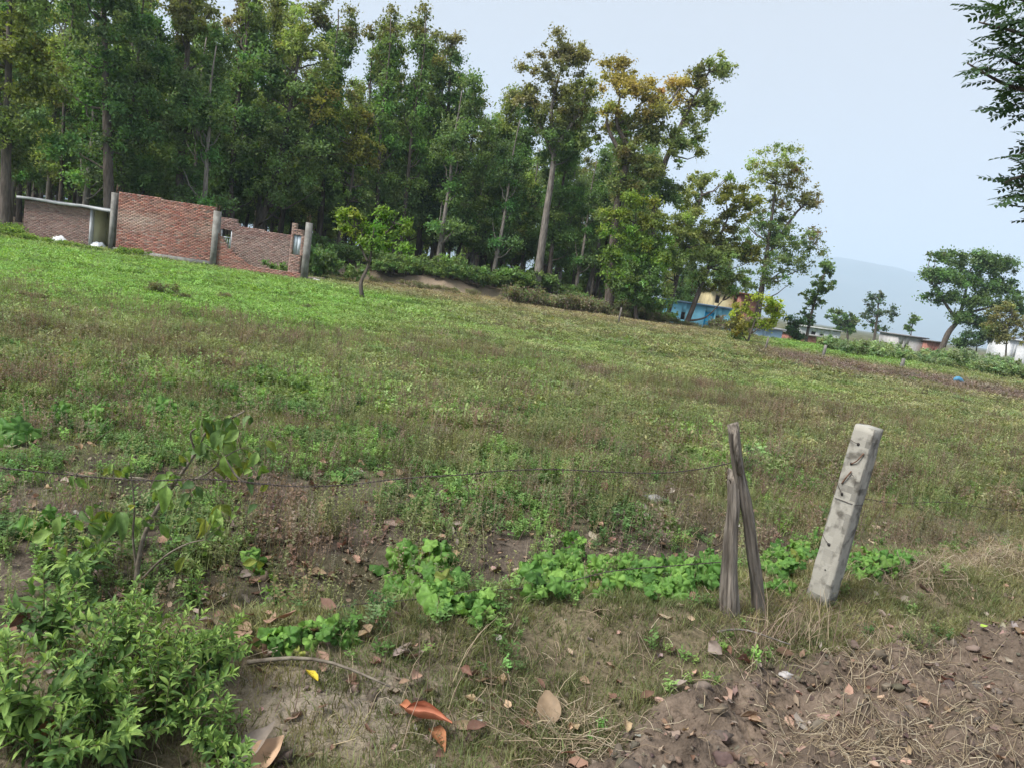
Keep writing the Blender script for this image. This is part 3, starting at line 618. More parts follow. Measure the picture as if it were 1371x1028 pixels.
# ------------------------------------------------------------------ brick work
BRC = np.array([(0.36, 0.145, 0.105), (0.39, 0.175, 0.13), (0.30, 0.12, 0.095), (0.43, 0.23, 0.175), (0.38, 0.19, 0.15), (0.26, 0.14, 0.115)])
def brick_spans(core, bricks, x0, spans, zb, th, ctr_y, pale=None, dull=0.0, bl=0.235, bh=0.075):
    """spans[i] = list of (xa, xb) for course i"""
    for i, sp_ in enumerate(spans):
        zc = zb + (i + 0.5) * bh; crs = R.uniform(0.82, 1.14)
        for xa, xb in sp_:
            core.box(((xa + xb) / 2, ctr_y, zc), (xb - xa, th, bh * 0.999))
            xx = xa - (bl / 2 if i % 2 else 0)
            while xx < xb - 0.02:
                a, b = max(xx, xa) + 0.007, min(xx + bl, xb) - 0.007
                if b - a > 0.04:
                    c = BRC[R.integers(0, 6)] * R.uniform(0.66, 0.92) * crs * (0.75 + 0.5 * float(fbm(np.array((a + b) * .45), np.array(zc * .9), 5, 3))); pl = pale(i, (a + b) / 2) if pale else 0
                    pl = np.clip(pl + R.normal(0, 0.12), 0, 1); c = c * (1 - pl) + np.array([0.40, 0.315, 0.26]) * pl; gr = c.mean(); c = c * (1 - dull) + np.array([gr * 1.08, gr, gr * 0.95]) * dull
                    bricks.box(((a + b) / 2, ctr_y + R.normal(0, 0.003), zc), (b - a, th + 0.010, bh - 0.010), col=tuple(c), jit=0.0015)
                xx += bl
def make_ruin():
    Y = 40.0
    xl = at(150, 340, Y)[0]; xm = at(286, 356, Y)[0]; xr = at(408, 376, Y)[0]
    zb = 0.06
    base = np.array([xl, Y, 0.0])
    root = empty('unfinished_house', base, 'roofless half-built red brick house with bare concrete columns at the wood edge', 'building')
    def rel(px_, py_, D=Y): return at(px_, py_, D) - base
    W1 = xm - xl; W2 = xr - xl
    # front wall: tall panel on the left, ragged slope down to a few courses on the right
    core, br = MB(), MB(); spans = []
    nrow = int((at(220, 266, Y)[2] - zb - 0.28) / 0.075)
    for i in range(nrow):
        f = i / nrow; end = W1 - 0.1
        sl = []
        a0 = 0.22
        if i >= nrow - 1: sl = [(a0, W1 * 0.45)]
        else: sl = [(a0, end)]
        spans.append(sl)
    brick_spans(core, br, 0, spans, zb + 0.28, 0.23, 0, pale=lambda i, x: 0.75 * math.exp(-((i - nrow * 0.52) / (nrow * 0.16)) ** 2) * (0.6 + 0.5 * math.sin(x * 1.3)))
    spans2 = []
    for i in range(26):
        xe = W1 + 0.22 + 2.9 * (1 - (i / 26.0)) ** 1.7 + R.uniform(-0.12, 0.12) + (6 if i < 6 else 0)
        spans2.append([(W1 + 0.12, min(xe, W2 - 0.2))])
    brick_spans(core, br, 0, spans2, zb - 0.12, 0.23, 0.02, pale=lambda i, x: 0.15)
    wl = core.build('wall', M_MORTAR, root, label='red brick front wall, its right end broken down in a ragged slope'); br.build('bricks', M_BRICK, wl, usecol=True, kind='stuff')
    # plinth
    p = MB(); p.box((W1 * 0.5, 0.0, zb + 0.06), (W1 + 0.1, 0.34, 0.46)); p.box((W1 + (W2 - W1) * 0.5, 0.0, zb - 0.30), (W2 - W1 + 0.1, 0.36, 0.40)); p.build('plinth', M_CONC, root)
    # columns
    for (px_, t_, b_, w_) in [(152, 258, 338, 0.20), (289, 283, 358, 0.30), (410, 298, 378, 0.28)]:
        a = rel(px_, t_); bb = rel(px_, b_); q = MB(); x_ = (a[0] + bb[0]) / 2
        q.box((x_, -0.03 if px_ < 400 else 0.05, (a[2] + zb - 0.4) / 2), (w_, 0.36, a[2] - zb + 0.4), jit=0.006)
        co = q.build('column', M_CONC, root)
        rb = MB()
        for k in range(3): rb.tube([(x_ + R.uniform(-.1, .1), R.uniform(-.1, .1), a[2] - 0.1), (x_ + R.uniform(-.14, .14), R.uniform(-.1, .1), a[2] + R.uniform(0.2, 0.5))], 0.010, 5)
        rb.build('rebar', M_RUST, co)
    # back wall with a barred opening
    yb = 4.2; D = Y + yb
    core, br = MB(), MB(); xa = rel(286, 300, D)[0]; xo0 = rel(296, 320, D)[0]; xo1 = rel(311, 320, D)[0]; xe = rel(392, 310, D)[0]
    topz = rel(330, 303, D)[2] - 0.0; nrow = int((topz - zb) / 0.075); spans = []
    for i in range(nrow + 5):
        zc = zb + (i + .5) * 0.075
        if i >= nrow + 2: spans.append([(xa, xo0 + 0.9)])
        elif i >= nrow: spans.append([(xa, xo1 + 0.4)])
        elif 0.55 < zc < 2.15: spans.append([(xa, xo0), (xo1, xe)])
        else: spans.append([(xa, xe)] if i < nrow - 1 else [(xa, xe - 1.6)])
    brick_spans(core, br, 0, spans, zb, 0.23, yb, pale=lambda i, x: 0.35 if i < 26 else 0.0, dull=0.45)
    wl = core.build('wall', M_MORTAR, root, label='dull weathered brick back wall with a barred opening'); br.build('bricks', M_BRICK, wl, usecol=True, kind='stuff')
    fr = MB(); xc = (xo0 + xo1) / 2; wd = xo1 - xo0
    for xx in (xo0 + 0.03, xo1 - 0.03): fr.box((xx, yb - 0.05, 1.36 + zb), (0.06, 0.08, 1.6))
    for zz in (0.60 + zb, 1.66 + zb, 2.12 + zb): fr.box((xc, yb - 0.05, zz), (wd - 0.13, 0.07, 0.06))
    fo = fr.build('window_grille', M_STEEL, root)
    for k in range(4):
        bar = MB(); bar.tube([(xo0 + wd * (k + 1) / 5, yb - 0.05, 0.64 + zb), (xo0 + wd * (k + 1) / 5, yb - 0.05, 1.62 + zb)], 0.016, 5); bar.build('bar', M_STEEL, fo)
    # right side return wall and the pier with the pale shuttered window
    core, br = MB(), MB(); xp0 = rel(388, 330)[0]; xp1 = rel(404, 330)[0]
    zt = rel(396, 298)[2]; wz0 = rel(396, 341)[2]; wz1 = rel(396, 315)[2]; wx0 = rel(391.5, 330)[0]; wx1 = rel(402, 330)[0]; spans = []
    nrow = int((zt - zb + 0.1) / 0.075)
    for i in range(nrow):
        zc = zb - 0.1 + (i + .5) * 0.075
        spans.append([(xp0, wx0), (wx1, xp1 + 0.1)] if wz0 < zc < wz1 else ([(xp0, xp1)] if i < nrow - 4 else [(xp0, xp0 + 0.25)]))
    brick_spans(core, br, 0, spans, zb - 0.1, 0.23, 0.16, pale=lambda i, x: 0.3, dull=0.25)
    wl = core.build('wall', M_MORTAR, root, label='brick pier holding the pale shuttered window'); br.build('bricks', M_BRICK, wl, usecol=True, kind='stuff')
    sh = MB(); sh.box(((wx0 + wx1) / 2, 0.17, (wz0 + wz1) / 2), (wx1 - wx0 + 0.02, 0.05, wz1 - wz0 + 0.02)); wn = sh.build('window', M_STEEL, root)
    for k in range(2):
        s2 = MB(); s2.box((wx0 + (wx1 - wx0) * (k + .5) / 2, 0.125, (wz0 + wz1) / 2), ((wx1 - wx0) / 2 - 0.025, 0.03, wz1 - wz0 - 0.05)); s2.build('shutter', M_SHUT, wn)
    core, br = MB(), MB()                           # side wall running back
    core.box((W2 - 0.12, 2.2, zb - 0.1), (0.22, 3.7, 0.5))
    core.build('wall', M_MORTAR, root)
    # stones lying at the foot
    return root
make_ruin()
def make_shed():
    Y = 42.5; base = at(32, 322, Y); base[2] = float(H(base[0], Y)) ; zg = base[2]
    root = empty('brick_shed', base, 'low brick shed with a flat slab roof and cream painted porch beside the ruin', 'building')
    def rel(a, b, D=Y): return at(a, b, D) - base
    x1 = rel(120, 330)[0]; x2 = rel(151, 335)[0]; zt0 = rel(32, 268)[2]; zt1 = rel(120, 277)[2]; ht = (zt0 + zt1) / 2
    core, br = MB(), MB(); n = int(ht / 0.075) + 3
    brick_spans(core, br, 0, [[(0, x1)]] * n, -0.25, 0.23, 0, pale=lambda i, x: 0.3, dull=0.4)
    wl = core.build('wall', M_MORTAR, root, label='weathered brick front wall of the shed'); br.build('bricks', M_BRICK, wl, usecol=True, kind='stuff')
    top = -0.25 + n * 0.075
    sb = MB(); sb.box((0.0, 2.2, top / 2 - 0.05), (0.22, 4.1, top + 0.2)); sb.build('side_wall', M_MORTAR, root)
    cw = MB(); cw.box(((x1 + x2) / 2 + 0.8, 1.7, top / 2), (x2 - x1 + 1.8, 0.2, top + 0.3)); cw.build('porch_wall', M_CREAM, root)
    cw = MB(); cw.box((x1 - 0.1, 0.92, top / 2), (0.18, 1.36, top + 0.28)); cw.build('porch_side_wall', M_CREAM, root)
    dr = MB(); xd = rel(136, 300, Y + 1.6)[0]; dr.box((xd, 1.585, 0.95), (0.16, 0.06, 1.95)); dr.build('door_frame', M_BARK, root)
    dr = MB(); dr.box((xd + 0.75, 1.58, 0.95), (0.10, 0.07, 1.95)); dr.build('door_frame', M_BARK, root)
    pt = MB(); pt.box((x1 + 0.06, -0.02, top / 2 - 0.1), (0.11, 0.27, top + 0.19)); pt.build('porch_post', M_WHITE, root)
    rf = MB(); x0 = -0.25; x3 = x2 + 0.4; sl = 0.0
    nseg = 9; xs = np.linspace(x0, x3, nseg); V = []
    for xx in xs:
        zz = top + 0.01 + (0.03 * math.sin(xx * 2.2)) * (0 < xx < 3.5) - 0.13 * max(0, (xx - x1)) ** 1.0 * 0.35
        V += [(xx, -0.45, max(zz, top - 0.1) if xx <= x1 else zz), (xx, -0.45, zz + 0.14), (xx, 4.4, zz + 0.21), (xx, 4.4, zz + 0.05)]
    F = [(i * 4 + j, (i + 1) * 4 + j, (i + 1) * 4 + (j + 1) % 4, i * 4 + (j + 1) % 4) for i in range(nseg - 1) for j in range(4)] + [(0, 1, 2, 3), ((nseg - 1) * 4 + 3, (nseg - 1) * 4 + 2, (nseg - 1) * 4 + 1, (nseg - 1) * 4)]
    rf.add(V, F); rf.build('roof', M_SLAB, root)
    # sheet-covered heap in the porch
    def heap(px_, py_, D, wd, hh, label, mat):
        c = at(px_, py_, D); zg_ = float(H(c[0], D)); n = 13; V = []; F = []
        for i in range(n):
            for j in range(n):
                u = i / (n - 1) * 2 - 1; v = j / (n - 1) * 2 - 1; r = min(1, math.hypot(u, v))
                V.append((u * wd / 2, v * wd * 0.4, hh * (1 - r ** 2.2) + 0.05 * R.normal() * hh * 2 - 0.02))
        F = [(i * n + j, (i + 1) * n + j, (i + 1) * n + j + 1, i * n + j + 1) for i in range(n - 1) for j in range(n - 1)]
        link('covered_heap', mkmesh('covered_heap', V, [np.array(F)], mat, smooth=True), loc=(c[0], D, zg_), label=label, cat='heap')
    heap(132, 322, 41.6, 1.0, 0.38, 'pale sheet-covered heap standing in the shed porch', M_STEEL)
    heap(80, 322, 41.0, 1.0, 0.42, 'low white sheet over a pile before the shed wall', M_WHITE)
make_shed()

# ------------------------------------------------------------------ village houses
def mat_paint(name, c): return mat_basic(name, c, tuple(v * 0.8 for v in c), scale=1.5, bump=0.08)
M_SKYB = mat_paint('pale_blue_wall', (0.30, 0.70, 0.86)); M_BLUE = mat_paint('bright_blue_door', (0.03, 0.42, 0.72)); M_YEL = mat_paint('yellow_plaster', (0.66, 0.56, 0.33)); M_GREY = mat_paint('grey_plaster', (0.42, 0.40, 0.39)); M_RED = mat_basic('red_brick_far', (0.32, 0.13, 0.10), (0.38, 0.19, 0.15), scale=5)
def house(name, label, D, x0, x1, ytop, depth, wall, roof_mat, overhang=0.25, doors=(), windows=(), roof_t=0.16, tilt=0.0, brick_x=None, base_drop=0.6):
    a = at(x0, ytop, D); b = at(x1, ytop + 0.144 * (x1 - x0), D); zg = float(H(a[0], D)); base = np.array([a[0], D, zg]); wd = b[0] - a[0]; ht = (a[2] + b[2]) / 2 - zg
    root = empty(name, base, label, 'building')
    # wall with real openings in the front
    ops = sorted([(at(c0, ytop, D)[0] - a[0], at(c1, ytop, D)[0] - a[0], h0, h1, k, mt_) for (c0, c1, h0, h1, k, mt_) in [(*d_[:2], d_[2], d_[3], 'door', d_[4]) for d_ in doors] + [(*d_[:2], d_[2], d_[3], 'window', d_[4]) for d_ in windows]])
    q = MB(); xx = 0.0
    for (o0, o1, h0, h1, k, mt_) in ops:
        q.box(((xx + o0) / 2, 0.1, (ht - base_drop) / 2), (o0 - xx, 0.2, ht + base_drop))
        if h0 > 0: q.box(((o0 + o1) / 2, 0.1, (h0 - base_drop) / 2), (o1 - o0, 0.2, h0 + base_drop))
        if h1 < ht: q.box(((o0 + o1) / 2, 0.1, (h1 + ht) / 2), (o1 - o0, 0.2, ht - h1))
        xx = o1
    q.box(((xx + wd) / 2, 0.1, (ht - base_drop) / 2), (wd - xx, 0.2, ht + base_drop))
    q.box((0.1, depth / 2 + 0.1, (ht - base_drop) / 2), (0.2, depth - 0.2, ht + base_drop)); q.box((wd - 0.1, depth / 2 + 0.1, (ht - base_drop) / 2), (0.2, depth - 0.2, ht + base_drop)); q.box((wd / 2, depth + 0.1, (ht - base_drop) / 2), (wd, 0.2, ht + base_drop))
    q.build('wall', wall, root)
    for (o0, o1, h0, h1, k, mt_) in ops:
        fr = MB()
        for xx_ in (o0 + 0.03, o1 - 0.03): fr.box((xx_, 0.1, (h0 + h1) / 2), (0.06, 0.12, h1 - h0))
        fr.box(((o0 + o1) / 2, 0.1, h1 - 0.03), (o1 - o0 - 0.13, 0.12, 0.06)); f_ = fr.build(k, M_BARKL if k == 'window' else mt_, root)
        pn = MB(); pn.box(((o0 + o1) / 2, 0.14, (h0 + h1) / 2), (o1 - o0 - 0.02, 0.03, h1 - h0 - 0.02)); pn.build('pane' if k == 'window' else 'door_leaf', mt_, f_)
    rf = MB(); rf.box((wd / 2, depth / 2, ht + roof_t / 2 + 0.002), (wd + 2 * overhang, depth + 2 * overhang + 0.2, roof_t), M=None); rf.build('roof', roof_mat, root)
    return root, base, wd, ht
DB = 70
r_, b_, wd_, ht_ = house('blue_house', 'long pale blue house with a bright blue door at the wood edge', DB, 889, 985, 402, 4.5, M_SKYB, mat_paint('blue_roof_edge', (0.20, 0.30, 0.42)), doors=[(947, 960, 0, 1.95, M_BLUE)], windows=[(962, 969, 0.7, 1.7, M_DARK), (915, 921, 0.9, 1.6, M_DARK)])
house('yellow_house', 'cream yellow upper storey showing behind the blue house', DB + 8, 953, 984, 388, 5, M_YEL, M_SLAB, windows=[(960, 966, 3.6, 4.4, M_DARK)])
house('brick_house', 'red brick house corner behind the yellow-green shrubby tree', DB + 7, 992, 1016, 394, 4, M_RED, mat_paint('rust_roof', (0.30, 0.12, 0.07)), windows=[(998, 1004, 3.0, 3.9, M_DARK)])
house('low_blue_house', 'low blue and white wall section behind the shrubby tree', DB + 1, 1012, 1048, 438, 3, mat_paint('blue_white_wall', (0.4, 0.56, 0.68)), M_SLAB, windows=[(1022, 1027, 0.4, 1.0, M_WHITE)])
house('white_house', 'low white house with a tin roof beyond the slender tree', 104, 1072, 1126, 437, 5, mat_paint('white_wall', (0.55, 0.57, 0.58)), M_SLAB, doors=[(1088, 1094, 0, 1.9, M_DARK)], windows=[(1100, 1105, .9, 1.7, M_DARK), (1112, 1117, .9, 1.7, M_DARK)])
house('brick_hut', 'long low brick hut before the white house', 92, 1056, 1118, 446, 3, M_RED, mat_paint('grey_eave', (0.30, 0.28, 0.27)), windows=[(1068, 1072, .5, 1.1, M_DARK), (1095, 1099, .5, 1.1, M_DARK)])
house('grey_house', 'small grey flat-roofed house with two dark windows behind the hedge', 100, 1203, 1240, 449, 5, M_GREY, mat_paint('dark_eave', (0.24, 0.22, 0.23)), windows=[(1206, 1211, .9, 2.0, M_DARK), (1214, 1219, 1.0, 1.9, M_DARK)])
house('brick_annex', 'low red brick annex joined to the grey house', 99, 1241.5, 1262, 457, 4, M_RED, mat_paint('annex_eave', (0.25, 0.22, 0.22)), windows=[(1250, 1254, .7, 1.3, M_DARK)])
house('far_white_house', 'white wall glimpsed beyond the olive-brown tree', 120, 1352, 1392, 455, 5, M_WHITE, M_SLAB, windows=[(1360, 1364, .9, 1.8, M_DARK)])
def post(name, label, px_, py0, py1, D, wd, mat, cat='post', group=None):
    a = at(px_, py1, D); b = at(px_ + 0.144 * 0 + (py1 - py0) * 0.15, py0, D); zg = float(H(a[0], D)); q = MB()
    P = np.array([(a[0], D, zg - 0.2), (a[0] + 0.03, D, (zg + b[2]) / 2), (a[0] + 0.05, D, b[2])]); q.tube(P - P[0] - [0, 0, 0.2], [wd, wd * 0.95, wd * 0.9], 4); q.build(name, mat, loc=(a[0], D, zg), label=label, cat=cat, group=group)
for (a, t, b, lab, mtt, wd) in [(1101, 462, 480, 'whitish concrete post on the green strip near the slender tree', M_CONC, 0.08), (1206, 480, 494, 'grey stake standing at the edge of the purple-brown weed strip', M_CONC, 0.10), (827, 412, 436, 'thin grey fence stick beside the dense bright green tree', M_BARKL, 0.05), (1024, 452, 470, 'pale stake under the yellow-green shrubby tree', M_BARKL, 0.05), (893, 405, 432, 'thin pole by the corner of the blue house', M_BARKL, 0.05)]:
    post('field_post', lab, a, t, b, float(G(a, b)[1]), wd, mtt)

# ------------------------------------------------------------------ scattered ground cover (uncountable: stuff)
def blades(n, radius, h0, h1, wd, lean=0.6, seg=2):
    V, F = [], []; o = 0
    for i in range(n):
        a = R.uniform(0, 6.28); r = radius * R.uniform(0, 1) ** 0.6; b = np.array([math.cos(a) * r, math.sin(a) * r, -0.01]); h = R.uniform(h0, h1)
        d_ = np.array([math.cos(a + R.normal(0, .8)), math.sin(a + R.normal(0, .8)), 0]) * lean * h * R.uniform(0.2, 1.2); s_ = R.uniform(0, 6.28); sd_ = np.array([math.cos(s_), math.sin(s_), 0]) * wd * 0.5 * R.uniform(.7, 1.3)
        mid = b + np.array([0, 0, h * 0.6]) + d_ * 0.35; tip = b + np.array([0, 0, h * 0.9]) + d_
        V += [b - sd_, b + sd_, mid + sd_ * 0.8, mid - sd_ * 0.8, tip]; F += [(o, o + 1, o + 2), (o, o + 2, o + 3), (o + 3, o + 2, o + 4)]; o += 5
    return V, F
def herb(n, ht, spread, leafL, leafW, per=6, stemw=0.004, top=True):
    V, F = [], []; o = 0
    for i in range(n):
        a = R.uniform(0, 6.28); h = ht * R.uniform(0.5, 1.1); b = np.array([R.normal(0, spread * .4), R.normal(0, spread * .4), -0.01]); tip = b + np.array([math.cos(a) * spread * R.uniform(.2, 1), math.sin(a) * spread * R.uniform(.2, 1), h])
        s_ = np.array([-math.sin(a), math.cos(a), 0]) * stemw / 2
        V += [b - s_, b + s_, tip + s_ * .5, tip - s_ * .5]; F += [(o, o + 1, o + 2), (o, o + 2, o + 3)]; o += 4
        for k in range(per):
            t = R.uniform(0.25, 1.0) if top else R.uniform(0.1, 1); p = b + (tip - b) * t; aa = R.uniform(0, 6.28); dl = np.array([math.cos(aa), math.sin(aa), R.uniform(-.2, .7)]) * leafL * R.uniform(.6, 1.2); sl = np.array([-math.sin(aa), math.cos(aa), R.normal(0, .3)]) * leafW * .5
            V += [p, p + dl * .55 + sl, p + dl, p + dl * .55 - sl]; F += [(o, o + 1, o + 2), (o, o + 2, o + 3)]; o += 4
    return V, F
def proto_coll(name, items, mat):
    c = bpy.data.collections.new(name)
    for i, (V, F) in enumerate(items):
        o = bpy.data.objects.new('%s_%02d' % (name, i), mkmesh(name, V, [np.array(F)], mat)); c.objects.link(o)
    return c
def scatter(name, coll, P, scl, tint, nvar, label, tilt=0.12, rot=None):
    n = len(P); me = bpy.data.meshes.new(name); me.vertices.add(n); me.vertices.foreach_set('co', np.asarray(P, np.float32).ravel())
    rt = np.stack([R.normal(0, tilt, n), R.normal(0, tilt, n), R.uniform(0, 6.283, n)], -1) if rot is None else rot
    for nm, ty, arr, f in (('rot', 'FLOAT_VECTOR', rt, 'vector'), ('scl', 'FLOAT', scl, 'value'), ('idx', 'INT', R.integers(0, nvar, n), 'value')):
        a = me.attributes.new(nm, ty, 'POINT'); a.data.foreach_set(f, np.asarray(arr, np.int32 if ty == 'INT' else np.float32).ravel())
    a = me.attributes.new('tint', 'FLOAT_COLOR', 'POINT'); c = np.ones((n, 4), np.float32); c[:, :3] = tint; a.data.foreach_set('color', c.ravel())
    o = link(name, me, kind='stuff', label=label)
    ng_ = bpy.data.node_groups.new(name, 'GeometryNodeTree'); ng_.interface.new_socket('Geometry', in_out='INPUT', socket_type='NodeSocketGeometry'); ng_.interface.new_socket('Geometry', in_out='OUTPUT', socket_type='NodeSocketGeometry')
    gi = ng_.nodes.new('NodeGroupInput'); go = ng_.nodes.new('NodeGroupOutput'); ip = ng_.nodes.new('GeometryNodeInstanceOnPoints'); ci = ng_.nodes.new('GeometryNodeCollectionInfo')
    ci.inputs['Collection'].default_value = coll; ci.inputs['Separate Children'].default_value = True; ci.inputs['Reset Children'].default_value = True
    def na(nm, ty):
        q = ng_.nodes.new('GeometryNodeInputNamedAttribute'); q.data_type = ty; q.inputs['Name'].default_value = nm; return q.outputs['Attribute']
    l = ng_.links.new; l(gi.outputs[0], ip.inputs['Points']); l(ci.outputs[0], ip.inputs['Instance']); ip.inputs['Pick Instance'].default_value = True
    l(na('idx', 'INT'), ip.inputs['Instance Index']); l(na('rot', 'FLOAT_VECTOR'), ip.inputs['Rotation']); l(na('scl', 'FLOAT'), ip.inputs['Scale']); l(ip.outputs[0], go.inputs[0])
    md = o.modifiers.new('scatter', 'NODES'); md.node_group = ng_
    return o
def sample(n, y0, y1, margin=120):
    """points on the ground between depths y0..y1 inside the view plus a margin, uniform per area"""
    out = []; tot = 0
    while tot < n:
        k = n * 3; y = np.sqrt(R.uniform(max(y0, 0.01) ** 2, y1 ** 2, k)); x = R.uniform(-1, 1, k) * (1.05 * y + 0.8); z = H(x, y); p, q = proj(x, y, z)
        ok = (p > -margin) & (p < 1371 + margin) & (q < 1028 + margin * 1.3); out.append(np.stack([x, y, z], -1)[ok]); tot += ok.sum()
    return np.concatenate(out)[:n]
PC_GRASS = proto_coll('grass_tuft', [blades(18, 0.055, 0.025, 0.075, 0.0038, 0.9) for _ in range(4)], M_GRASS)
PC_PATCH = proto_coll('grass_patch', [blades(34, 0.22, 0.025, 0.075, 0.011, 0.9) for _ in range(4)], M_GRASS)
def merge2(a, b): return list(a[0]) + list(b[0]), list(a[1]) + [tuple(i + len(a[0]) for i in f) for f in b[1]]
PC_PATCH = proto_coll('field_patch', [merge2(blades(22, 0.22, 0.02, 0.07, 0.010, 0.9), herb(20, 0.06, 0.17, 0.036, 0.020, 5, 0.004)) for _ in range(5)], M_GRASS)
PC_HERB = proto_coll('herb_sprig', [herb(5, 0.13, 0.05, 0.030, 0.014, 7) for _ in range(4)], M_GRASS)
PC_WEED = proto_coll('dry_weed', [herb(9, 0.26, 0.10, 0.022, 0.010, 9, 0.004) for _ in range(4)], M_GRASS)
PC_WEEDF = proto_coll('dry_weed_far', [herb(13, 0.24, 0.17, 0.034, 0.018, 9, 0.007) for _ in range(4)], M_GRASS)
T_GREEN = np.array([0.215, 0.345, 0.095]); T_OLIVE = np.array([0.245, 0.275, 0.12]); T_DRY = np.array([0.37, 0.31, 0.19]); T_BROWN = np.array([0.20, 0.148, 0.108]); T_PURP = np.array([0.22, 0.165, 0.14]); T_DK = np.array([0.10, 0.17, 0.06]); T_STRAW = np.array([0.50, 0.39, 0.24])
def mixc(a, b, t): return a + (b - a) * np.clip(t, 0, 1)[:, None]
def rnd(n, a=0.5, b=1.5): return R.uniform(a, b, n)[:, None] * (1 + R.normal(0, 0.06, (n, 3)))
def cover(name, coll, n, y0, y1, s0, s1, keep, tintf, label, nvar=4):
    P = sample(n, y0, y1); Z = zones(P[:, 0], P[:, 1], P[:, 2]); k = R.uniform(0, 1, n) < keep(P, Z); P = P[k]; Z = [q[k] for q in Z]
    if len(P) == 0: return
    scl = R.uniform(s0, s1, len(P)) * (0.8 + 0.5 * fbm(P[:, 0] * 0.7, P[:, 1] * 0.7, 55)); scatter(name, coll, P, scl, np.clip(tintf(P, Z), 0.01, 0.8) * rnd(len(P)), nvar, label)
def field(P): return sst(0.6, -0.4, P[:, 1] - bank_y(P[:, 0])) * (1 - sst(120, 130, P[:, 1]))
def t_grass(P, Z):
    px, py, d, g, b, strip, plow, bund, bare = Z; n = fbm(P[:, 0] * 1.1, P[:, 1] * 1.1, 131); n2 = fbm(P[:, 0] * 4, P[:, 1] * 4, 137)
    t = mixc(np.tile(T_OLIVE, (len(P), 1)), T_GREEN, g * 1.1 + 0.9 * (n2 - 0.52)); t = mixc(t, T_DK, 0.6 * sst(0.52, 0.7, n) * (1 - g)); t = mixc(t, T_DRY, 0.8 * sst(0.5, 0.62, n2) * (0.25 + 0.6 * b + 0.3 * sst(700, 1000, px)) * (1 - g)); t = mixc(t, T_BROWN, 0.55 * b); t = mixc(t, T_PURP, strip)
    dry = np.exp(-((d - 28) / 9) ** 2) * sst(415, 470, px) * sst(1000, 880, px); t = mixc(t, T_DRY, dry)
    t = mixc(t, T_DRY * [0.62, 0.66, 0.58], bund * (0.7 + 0.6 * (n2 - 0.5))); t = mixc(t, T_OLIVE * 0.62, bund * sst(0.48, 0.6, n) * 0.8); return t
ditch = lambda P: np.exp(-((bund_coord(P[:, 0], P[:, 1])[1] - 0.85) / 0.33) ** 2) * sst(0.2, 0.6, bund_coord(P[:, 0], P[:, 1])[0])
strawz = lambda Z: np.maximum(gz(Z[0], Z[1], 1320, 748, 90, 15, -8), gz(Z[0], Z[1], 1225, 762, 50, 10, -8))
near_k = lambda P, Z: (1 - .85 * ditch(P)) * (1 - .9 * strawz(Z)) * np.clip((1 - Z[6]) * (1 - 0.75 * np.clip(Z[8] * 1.3, 0, 1)) * (0.55 + 0.6 * Z[3] + 0.85 * Z[7] - 0.62 * sst(230, 330, Z[2]) * (1 - Z[7])) * (0.35 + 1.3 * sst(0.38, 0.6, fbm(P[:, 0] * 2.2, P[:, 1] * 2.2, 141))), 0, 1)
cover('near_grass', PC_GRASS, 60000, 1.6, 9, 0.6, 1.15, near_k, t_grass, 'thin olive and green grass of the near field and fence bund')
cover('field_grass', PC_PATCH, 34000, 8, 24, 0.8, 1.5, lambda P, Z: field(P) * (0.42 + 0.6 * Z[3] + 0.5 * fbm(P[:, 0], P[:, 1], 151)) * (1 - 0.6 * Z[4]) * (0.45 + 0.9 * sst(0.36, 0.55, fbm(P[:, 0] * .45, P[:, 1] * .45, 157))), t_grass, 'short green and olive grass covering the middle of the field')
cover('far_grass', PC_PATCH, 46000, 24, 75, 1.4, 2.6, lambda P, Z: field(P) * (0.5 + 0.5 * Z[3]) * np.clip(42 / P[:, 1], 0, 1), t_grass, 'grass of the far field up to the bank')
def t_herb(P, Z):
    n = fbm(P[:, 0] * 3, P[:, 1] * 3, 161); t = mixc(np.tile(T_DK * 1.15, (len(P), 1)), T_GREEN, sst(0.4, 0.62, n) * 0.75 + 0.4 * Z[3]); t = mixc(t, T_OLIVE, 0.4 * Z[4]); return t
cover('near_herbs', PC_HERB, 30000, 1.6, 10, 0.4, 0.95, lambda P, Z: (1 - .85 * ditch(P)) * np.clip((1 - Z[6]) * (1 - 0.8 * Z[7]) * (1 - np.clip(Z[8], 0, 1)) * sst(0.42, 0.6, fbm(P[:, 0] * 1.6, P[:, 1] * 1.6, 171)) * (0.35 + 0.65 * sst(1150, 800, Z[0] - 0.2 * Z[2])), 0, 1), t_herb, 'small leafy herbs among the litter of the near field')
def t_weed(P, Z):
    n = fbm(P[:, 0] * 2, P[:, 1] * 2, 181); t = mixc(np.tile(T_BROWN, (len(P), 1)), T_OLIVE * 0.8, sst(0.45, 0.65, n) * (1 - Z[5])); return mixc(t, T_PURP, Z[5])
cover('dry_weeds', PC_WEED, 34000, 3.0, 16, 0.5, 1.15, lambda P, Z: np.clip((1 - Z[6]) * (1 - Z[7]) * (0.16 + 0.85 * Z[4] * sst(0.35, 0.6, fbm(P[:, 0] * 1.3, P[:, 1] * 1.3, 191))), 0, 1), t_weed, 'dry brown weeds standing in the field')
cover('far_dry_weeds', PC_WEEDF, 34000, 15, 70, 0.45, 0.95, lambda P, Z: field(P) * np.clip((0.15 + 0.75 * Z[4] + 0.9 * Z[5] + 0.2 * sst(600, 900, Z[0])) * (1 - 0.8 * Z[3]) * sst(0.36, 0.55, fbm(P[:, 0] * 0.5, P[:, 1] * 0.5, 201)) + Z[5], 0, 1), t_weed, 'dry brown and purple weed belts of the far field')

